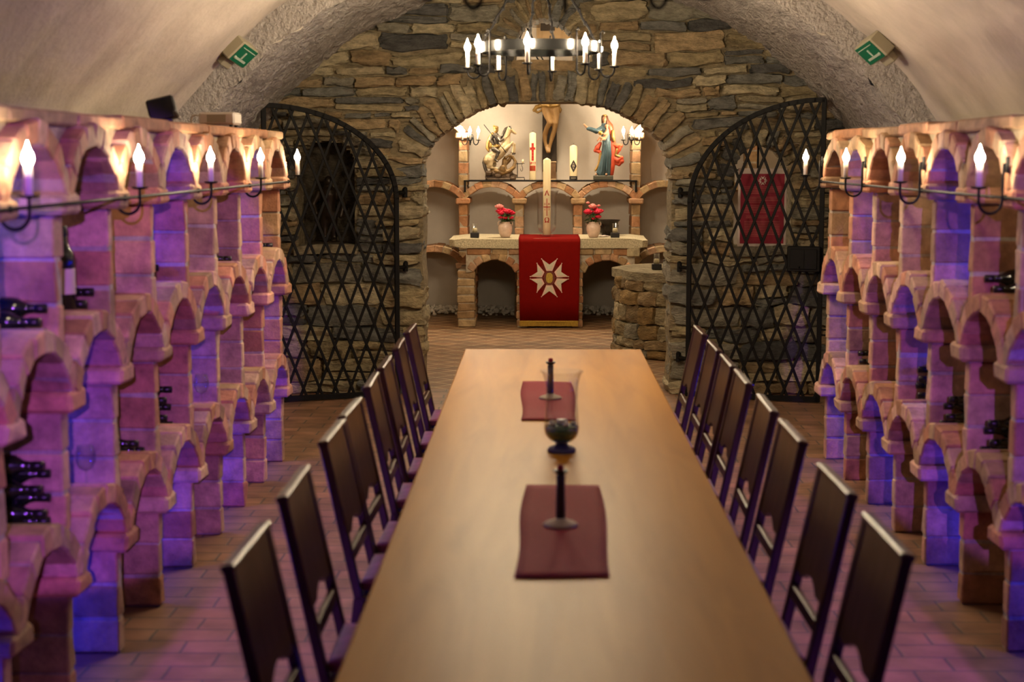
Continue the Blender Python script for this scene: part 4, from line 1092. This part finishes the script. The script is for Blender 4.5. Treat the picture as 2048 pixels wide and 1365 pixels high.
g = G(); g.ell(Q(646, 282, -.040), (.0035, .002, .002), n=8, m=4); g.ell(Q(670, 282, -.040), (.0035, .002, .002), n=8, m=4); g.build('eyes', 'hair', r)
G().ell(Q(658, 308, -.041), (.006, .002, .0018), n=8, m=4).build('mouth', 'red_robe', r)
fused(r, 'hair', 'hair', [[(Q(640, 250, .0), .020), (Q(690, 260, .01), .022), (Q(710, 320, .01), .018), (Q(720, 380, .0), .014)], [(Q(630, 262, -.005), .014), (Q(628, 300, .0), .012), (Q(632, 345, .005), .012)], [(Q(690, 280, -.01), .014), (Q(696, 330, -.01), .013), (Q(700, 370, -.01), .010)]], .005)
G().lathe([(.018, 0), (.020, .008), (.023, .018), (.020, .016), (.014, .006)], 16, Q(665, 246, 0)).build('crown', 'gold', r, smooth=True)
chd = fused(r, 'child', 'skin', [[(Q(660, 560, -.06), .026), (Q(690, 510, -.055), .025), (Q(700, 460, -.05), .022)], [(Q(640, 575, -.075), .018), (Q(590, 560, -.09), .014), (Q(555, 610, -.09), .010)], [(Q(690, 480, -.07), .013), (Q(650, 510, -.09), .010), (Q(620, 500, -.09), .008)],
      [(Q(660, 585, -.07), .018), (Q(620, 590, -.09), .013), (Q(600, 610, -.09), .009)]], .005, [(Q(690, 395, -.05), (.022, .024, .026))])
G().ell(Q(598, 495, -.095), .026, n=14, m=10).build('golden_ball', 'gold', chd, smooth=True)
fused(r, 'foot', 'skin', [[(Q(545, 1105, -.03), .013), (Q(535, 1112, -.06), .011)]], .005)
fused(r, 'foot', 'skin', [[(Q(695, 1105, -.04), .014), (Q(690, 1112, -.075), .012)]], .005)

# crucifix on the wall
cxx = (1099 - 1082) / 3150 * 18.5
r = thing('crucifix', 'large dark wooden cross on the white wall with a pale carved figure', 'crucifix', (cxx, 18.55, 1.62))
G().mm((-.083, -.03, .05), (.083, .03, 1.34), .004).build('upright_beam', 'darkwood', r)
G().mm((-.55, -.03, 1.10), (.55, .03, 1.24), .004).build('cross_beam', 'darkwood', r)
U = 18.5 / 3150 / 7.583
def C(px, py, d=0): return ((px - 1209) * U, d - .06, (345 - (200 + py / 7.583)) * 18.5 / 3150)
fg_ = fused(r, 'figure', 'corpus', [
    [(C(1150, 90, -.03), .058), (C(1180, 200, -.08), .046), (C(1212, 300, -.11), .036), (C(1165, 390, -.08), .030), (C(1138, 480, -.05), .031), (C(1140, 570, -.04), .024), (C(1158, 660, -.04), .019), (C(1176, 735, -.08), .018)],
    [(C(1295, 90, -.03), .058), (C(1298, 200, -.06), .046), (C(1296, 310, -.09), .034), (C(1278, 420, -.07), .030), (C(1246, 520, -.05), .028), (C(1222, 610, -.045), .022), (C(1204, 690, -.05), .019), (C(1205, 735, -.09), .018)],
    [(C(1215, 40, 0), .105), (C(1210, -60, 0), .085), (C(1205, -180, -.01), .11), (C(1205, -260, -.01), .10), (C(1205, -310, -.02), .04), (C(1190, -350, -.05), .04)],
    [(C(1090, -270, 0), .045), (C(960, -330, .01), .036), (C(800, -390, .02), .028), (C(720, -410, .02), .024)], [(C(1320, -270, 0), .045), (C(1450, -330, .01), .036), (C(1610, -390, .02), .028), (C(1690, -410, .02), .024)]], .009,
    [(C(1185, -375, -.05), (.055, .06, .07))], sm=3)
fused(fg_, 'loincloth', 'goldwood', [[(C(1120, 20, -.05), .05), (C(1215, 30, -.09), .05), (C(1310, 20, -.05), .05)], [(C(1080, 50, -.04), .028), (C(1010, 70, -.05), .026), (C(975, 115, -.05), .022), (C(1030, 150, -.05), .014), (C(1080, 120, -.05), .014)],
    [(C(1340, 60, -.04), .02), (C(1375, 110, -.05), .016), (C(1365, 150, -.05), .010)]], .008)

# candles and small things on the shelf
def big_candle(name, x, y, z, rad, hgt, lbl, parent_make):
    r = thing(name, lbl, 'candle', (x, y, z))
    G().lathe([(rad * .98, 0), (rad, .004), (rad, hgt - rad * .5), (rad * .8, hgt - rad * .3), (.006, hgt), (.0005, hgt)], 28).build('wax_body', 'wax', r, smooth=True)
    G().tube([(0, 0, hgt - .003), (.002, 0, hgt + .012), (.005, 0, hgt + .02)], .0015, 6).build('wick', 'blackbase', r)
    parent_make(r, rad, hgt); return r
def deco_paschal(r, R, H):
    g = G()
    wrap_rect(g, -.013, .013, .22, .42, R, 0, 0, 0); wrap_rect(g, -.034, .034, .345, .372, R, 0, 0, 0)
    wrap_rect(g, -.036, .036, .105, .165, R, 0, 0, 0, .001, 10)
    text_geo(g, '2013', .040, 0, .192, 0, R)
    g.build('red_decoration', 'wax_red', r)
    g = G()
    for i in range(5): wrap_rect(g, -.008, .008, .24 + .036 * i, .243 + .036 * i, R, 0, 0, 0, .003, 2)
    for i in range(4): wrap_rect(g, -.02, .02, .115 + .013 * i, .118 + .013 * i, R, 0, 0, 0, .003, 5)
    g.build('gold_lines', 'gold', r)
big_candle('paschal_candle', (1065.5 - 1082) / 3150 * 18.15, 18.15, SZ, .0375, .545, 'tall cream candle with a red cross and the year 2013 on the iron shelf', deco_paschal)
def deco_mono(r, R, H):
    g = G(); wrap_poly(g, [(0, .225), (.008, .19), (.040, .155), (.008, .115), (0, .09), (-.008, .115), (-.040, .155), (-.008, .19)][::-1], R, 0, 0, 0, .001)
    g = G()
    n = 14                                                     # diamond in thin vertical strips so that it hugs the wax
    for i in range(n):
        a = -.040 + .080 * i / n; b = a + .080 / n
        ha, hb_ = .072 * (1 - abs(a) / .040), .072 * (1 - abs(b) / .040)
        wrap_poly(g, [(a, .158 - ha), (b, .158 - hb_), (b, .158 + hb_), (a, .158 + ha)], R, 0, 0, 0, .001)
    g.lathe([(R + .0015, .0), (R + .0015, .045)], 28); g.build('black_panel', 'wax_black', r)
    g = G(); text_geo(g, 'M', .036, 0, .160, 0, R + .0015); text_geo(g, 'R', .030, 0, .132, 0, R + .0015)
    wrap_rect(g, -.012, .012, .182, .186, R, 0, 0, 0, .003, 3); wrap_rect(g, -.002, .002, .178, .200, R, 0, 0, 0, .003, 1); wrap_rect(g, -.03, .03, .02, .026, R, 0, 0, 0, .003, 8)
    g.build('monogram', 'ivory', r)
big_candle('monogram_candle', (1146.5 - 1082) / 3150 * 18.15, 18.15, SZ, .0435, .40, 'cream candle with a black diamond and monogram on the iron shelf', deco_mono)
r = thing('small_candle_stand', 'tiny black iron candle stand with a short white candle beside the knight statue', 'candle stand', ((1040 - 1082) / 3150 * 18.1, 18.1, SZ))
g = G(); g.tube([(-.05, 0, 0), (-.045, 0, .03), (.05, 0, .03), (.055, 0, 0)], .005, 6); g.tube([(-.028, 0, .03), (-.028, 0, .2)], .005, 6); g.tube([(-.04, 0, .185), (.03, 0, .185)], .004, 6)
g.tube([(.028, 0, .185)] + [(.02 + .012 * cos(a), 0, .13 + .03 * sin(a)) for a in [radians(q) for q in range(90, -200, -30)]], .003, 6); g.lathe([(.02, .185), (.02, .19)], 10, (.034, 0, 0)); g.build('stand', 'iron', r)
G().lathe([(.010, .19), (.010, .235), (.001, .237)], 12, (.034, 0, 0)).build('candle', 'wax', r, smooth=True)
r = thing('brown_box', 'narrow brown wooden box standing on the iron shelf behind the tall altar candle', 'box', ((1104 - 1082) / 3150 * 18.25, 18.27, SZ))
G().mm((-.045, -.04, .012), (.045, .04, .2), .003).build('case', 'boxwood', r); g = G(); g.mm((-.05, -.045, .2), (.05, .045, .212), .002); g.mm((-.05, -.045, 0), (.05, .045, .012), .002); g.build('trim', 'tanwood', r)
# tan cabinet and dark beam end seen through the little window
r = thing('wooden_cabinet', 'tan wooden box high on the far wall seen through the little stone window', 'cabinet', (.155, 18.5, 3.06))
G().mm((-.20, 0, -.05), (.20, .1, .34), .004).build('panel', 'tanwood', r)
g = G(); g.mm((-.21, -.012, .30), (.21, .0, .34), .002); g.mm((-.21, -.012, -.05), (-.19, 0, .34), .002); g.mm((.19, -.012, -.05), (.21, 0, .34), .002); g.mm((.075, -.01, -.05), (.085, 0, .3), .002); g.mm((-.15, -.01, -.05), (-.14, 0, .3), .002)
g.build('frame', 'tanwood', r)
G().mm((-.165, -.05, .23), (-.0, -.014, .55), .003).build('dark_block', 'darkwood', r)
g = G()
for i in range(3): g.mm((-.30, -.03, .27 + .022 * i), (-.17, -.02, .277 + .022 * i), .001)
g.build('slats', 'darkwood', r)

# ------------------------------------------------------------------ things on the altar
AZ = .978
r = thing('altar_candle', 'very tall cream candle with red alpha, cross and omega in the altar centre', 'candle', (.066, 17.42, AZ + .012))
R_ = .0415; H_ = .845
G().lathe([(R_ * .98, 0), (R_, .004), (R_, H_ - .025), (R_ * .85, H_ - .018), (.004, H_), (.0005, H_)], 28).build('wax_body', 'wax', r, smooth=True)
G().tube([(0, 0, H_ - .003), (-.01, 0, H_ + .010), (-.03, 0, H_ + .014)], .0015, 6).build('wick', 'blackbase', r)
g = G(); text_geo(g, '\u0391', .075, 0, .455, 0, R_); wrap_rect(g, .005, .010, .487, .497, R_, 0, 0, 0)
text_geo(g, '\u03a9', .075, 0, .16, 0, R_)
wrap_rect(g, -.0065, -.002, .21, .40, R_, 0, 0, 0, .002, 1); wrap_rect(g, .002, .0065, .21, .40, R_, 0, 0, 0, .002, 1); wrap_rect(g, -.044, .044, .302, .312, R_, 0, 0, 0, .002, 10)
for t, x, z_ in (('2', -.022, .337), ('0', .022, .337), ('1', -.022, .278), ('7', .022, .278)): text_geo(g, t, .028, 0, z_, 0, R_) if 0 else None
def text_at(g, t, size, x0, z0, R):
    gg = G(); text_geo(gg, t, size, 0, z0, 0, R)
    if gg.v:
        A_ = rotm('Z', x0 / R); V = np.concatenate(gg.v) @ A_.T; g.add(V, gg.f)
for t, x, z_ in (('2', -.023, .338), ('0', .023, .338), ('1', -.023, .278), ('7', .023, .278)): text_at(g, t, .030, x, z_, R_)
g.build('red_symbols', 'wax_red', r)
r = thing('altar_hurricane_glass', 'large clear glass cylinder with flared rim round the tall altar candle', 'glass vase', (.066, 17.42, AZ))
p = [(.07, 0), (.088, .004), (.090, .016), (.062, .026), (.060, .034), (.085, .055), (.102, .09), (.106, .14), (.106, .42), (.112, .455), (.128, .495), (.130, .50)]
q = [(.123, .50), (.108, .456), (.1025, .42), (.1025, .14), (.098, .092), (.08, .06), (.052, .040), (.045, .012), (.001, .011)]
G().lathe([(.001, 0)] + p + q, 40).build('glass', 'thin_glass', r, smooth=True)
def tealight(x, y, z, lbl, s=1.0):
    r = thing('tealight_lantern', lbl, 'candle lantern', (x, y, z), 0, 'small glass candle lanterns')
    G().mm((-.047 * s, -.047 * s, 0), (.047 * s, .047 * s, .053 * s), .003).build('base', 'blackbase', r)
    G().lathe(glass_wall([(.030 * s, .053 * s), (.030 * s, .155 * s)], .002), 20).build('glass_tube', 'glass', r, smooth=True)
    G().lathe([(.025 * s, .054 * s), (.025 * s, .098 * s), (.018 * s, .103 * s), (.001, .104 * s)], 18).build('candle', 'wax', r, smooth=True)
tealight((950 - 1082) / 3150 * 17.2, 17.2, .97, 'small glass candle lantern on a black cube at the left end of the altar')
tealight((1230 - 1082) / 3150 * 17.2, 17.2, .97, 'small glass candle lantern on a black cube on the altar right of the roses')
WELL = (1.52, 14.95, .82)
tealight((1313.5 - 1082) / 3150 * 14.75, 14.75, .80, 'larger glass candle lantern on the front of the round stone pedestal', .95)
tealight((1336 - 1082) / 3150 * 15.35, 15.35, .80, 'glass candle lantern at the back of the round stone pedestal, half hidden by the arch', .95)
def rose_vase(x, y, z, lbl, seed):
    rs = random.Random(seed); r = thing('rose_vase', lbl, 'vase of roses', (x, y, z), 0, 'vases of roses on the altar')
    G().lathe([(.045, 0), (.048, .003), (.062, .03), (.076, .075), (.078, .105), (.070, .135), (.052, .155), (.052, .165), (.056, .170), (.050, .171), (.046, .16), (.001, .155)], 28).build('jug', 'vase', r, smooth=True)
    for s_ in (-1, 1):
        G().tube([(s_ * .052, 0, .165), (s_ * .072, 0, .172), (s_ * .080, 0, .15), (s_ * .074, 0, .125)], .006, 8).build('jug_handle', 'vase', r, smooth=True)
    heads = [(-.062, -.02, .285, .030, 0), (.035, -.03, .278, .034, 0), (.07, -.01, .262, .028, 0), (-.045, -.04, .262, .026, 0), (.0, -.05, .215, .022, 0), (-.052, -.03, .215, .020, 0), (.062, -.04, .215, .022, 0), (.012, .02, .285, .028, 0), (-.065, .0, .33, .034, 1), (-.03, .04, .30, .026, 0)]
    if seed == 2: heads = [(-.060, -.02, .275, .038, 0), (.045, -.03, .275, .034, 0), (.072, -.01, .285, .028, 0), (.05, -.05, .225, .024, 0), (.0, -.05, .205, .018, 0), (-.010, 0, .335, .034, 1), (-.062, 0, .375, .016, 1), (.058, 0, .345, .014, 1), (.03, .03, .30, .026, 0)]
    for (a, b, c_, q, pk) in heads:
        g = G(); q *= 1.3
        for ring_, (nn, rr, zz, tl) in enumerate(((1, 0, .2, 0), (4, .35, .12, .5), (6, .68, -.05, .9))):
            for k in range(nn):
                t = 2 * pi * k / nn + rs.random(); Rm = rotm('Z', t) @ rotm('Y', tl)
                g.ell((a + q * rr * cos(t), b + q * rr * sin(t), c_ + q * zz), (q * (.28 if nn > 1 else .5), q * .55, q * .6), Rm, 8, 6)
        tag(g.build('rose', 'rose_pink' if pk else 'rose_red', r, smooth=True), 'pale pink rose' if pk else None)
    g = G()
    for (a, b, c_, q, pk) in heads: g.tube([(a * .25, b * .25, .15), (a * .7, b * .7, .15 + (c_ - .15) * .55), (a, b, c_ - q * .5)], .003, 5)
    g.build('stems', 'leaf', r)
    g = G()
    for i in range(60):
        t = rs.uniform(0, 2 * pi); rr = rs.uniform(.02, .085); zz = rs.uniform(.16, .25); l = rs.uniform(.022, .038)
        g.ell((rr * cos(t), rr * sin(t), zz), (l, l * .45, .002), rotm('Z', t) @ rotm('Y', rs.uniform(-.2, 1.0)) @ rotm('X', rs.uniform(-.6, .6)), 8, 4)
    o = g.build('leaves', 'leaf', r, smooth=True)
rose_vase((1011 - 1082) / 3150 * 17.25, 17.25, .97, 'pale jug of red and pink roses on the altar left of the red cloth', 1)
rose_vase((1187 - 1082) / 3150 * 17.25, 17.25, .97, 'pale jug of red and pink roses on the altar right of the red cloth', 2)
r = thing('bronze_bowl', 'dark footed bronze bowl with a wide rim on the altar behind the right roses', 'bowl', ((1217 - 1082) / 3150 * 17.7, 17.68, .97))
G().lathe([(.001, 0), (.075, 0), (.085, .02), (.100, .06), (.105, .12), (.11, .15), (.128, .168), (.130, .176), (.118, .176), (.10, .16), (.001, .15)], 32).build('body', 'blackbowl', r, smooth=True)
g = G()
for k in range(16): a = 2 * pi * k / 16; g.tube([(.088 * cos(a), .088 * sin(a), .03), (.107 * cos(a), .107 * sin(a), .12)], .006, 6)
g.build('ribs', 'blackbowl', r, smooth=True)
g = G(); V = []
for j in range(9):
    for i in range(13): x = -.06 + .12 * i / 12; y = -.05 + .1 * j / 8; V.append((x, y, .006 + .006 * (1 + sin(i * .9 + j)) * (1 - abs(x) / .08)))
o = g.add(V, [[j * 13 + i, j * 13 + i + 1, (j + 1) * 13 + i + 1, (j + 1) * 13 + i] for j in range(8) for i in range(12)]).build('white_cloth', 'paper', smooth=True)
o.location = ((1208 - 1082) / 3150 * 17.4, 17.45, .968); md = o.modifiers.new('thickness', 'SOLIDIFY'); md.thickness = .003
tag(o, 'small folded white cloth on the altar in front of the bronze bowl', 'cloth')

# ------------------------------------------------------------------ round stone pedestal on the right of the chapel
root = thing('stone_pedestal', 'round rubble-stone pedestal with a flat slab top inside the arch on the right', 'pedestal', (WELL[0], WELL[1], 0))
g = G(); g.lathe([(WELL[2] - .05, 0), (WELL[2] - .07, .72)], 40, (0, 0, 0), col=(.16, .12, .07)); zz = 0.0
while zz < .70:
    hh = min(random.uniform(.06, .17), .72 - zz + .02); a = random.uniform(0, .3); a_end = a + 2 * pi
    while a < a_end - .02:
        L = random.uniform(.12, .36); da = min(L / WELL[2], a_end - a); am = a + da / 2
        c = np.array(random.choice(STONES[:1] + STONES[4:8] + [(.36, .24, .10), (.30, .22, .12)])) * random.uniform(.8, 1.2)
        rr = WELL[2] - .07 + random.uniform(-.01, .02) - zz * .02
        g.stone((rr * cos(am), rr * sin(am), zz + hh / 2), (.15, da * WELL[2] - .01, hh - .008), rotm('Z', am), tuple(c), 5, .28, .25); a += da
    zz += hh
g.build('rubble_body', 'stone', root, smooth=True, edge=60)
g = G(); V, F = cube_grid(16); V = V.copy()
ang_ = np.arctan2(V[:, 1], V[:, 0]); mxv = np.maximum(np.abs(V[:, 0]), np.abs(V[:, 1])); rad_ = mxv * (WELL[2] + .0) * (1 + .03 * np.sin(ang_ * 5) + .02 * np.sin(ang_ * 9))
W = np.stack([rad_ * np.cos(ang_), rad_ * np.sin(ang_), V[:, 2] * .04 + .755], 1)
W += np.array([mnoise.noise_vector(Vector(p * 6)) for p in W]) * .008
g.add(W, F, (.34, .29, .19)); g.build('slab', 'stone', root, smooth=True, edge=45)
o = G().lathe([(.001, 0), (.03, 0), (.05, .012), (.048, .014), (.028, .004), (.001, .003)], 20).build('white_dish', 'ivory', smooth=True); o.location = ((1329 - 1082) / 3150 * 14.8, 14.78, .80)
tag(o, 'small white dish on the round stone pedestal beside the lantern', 'dish')
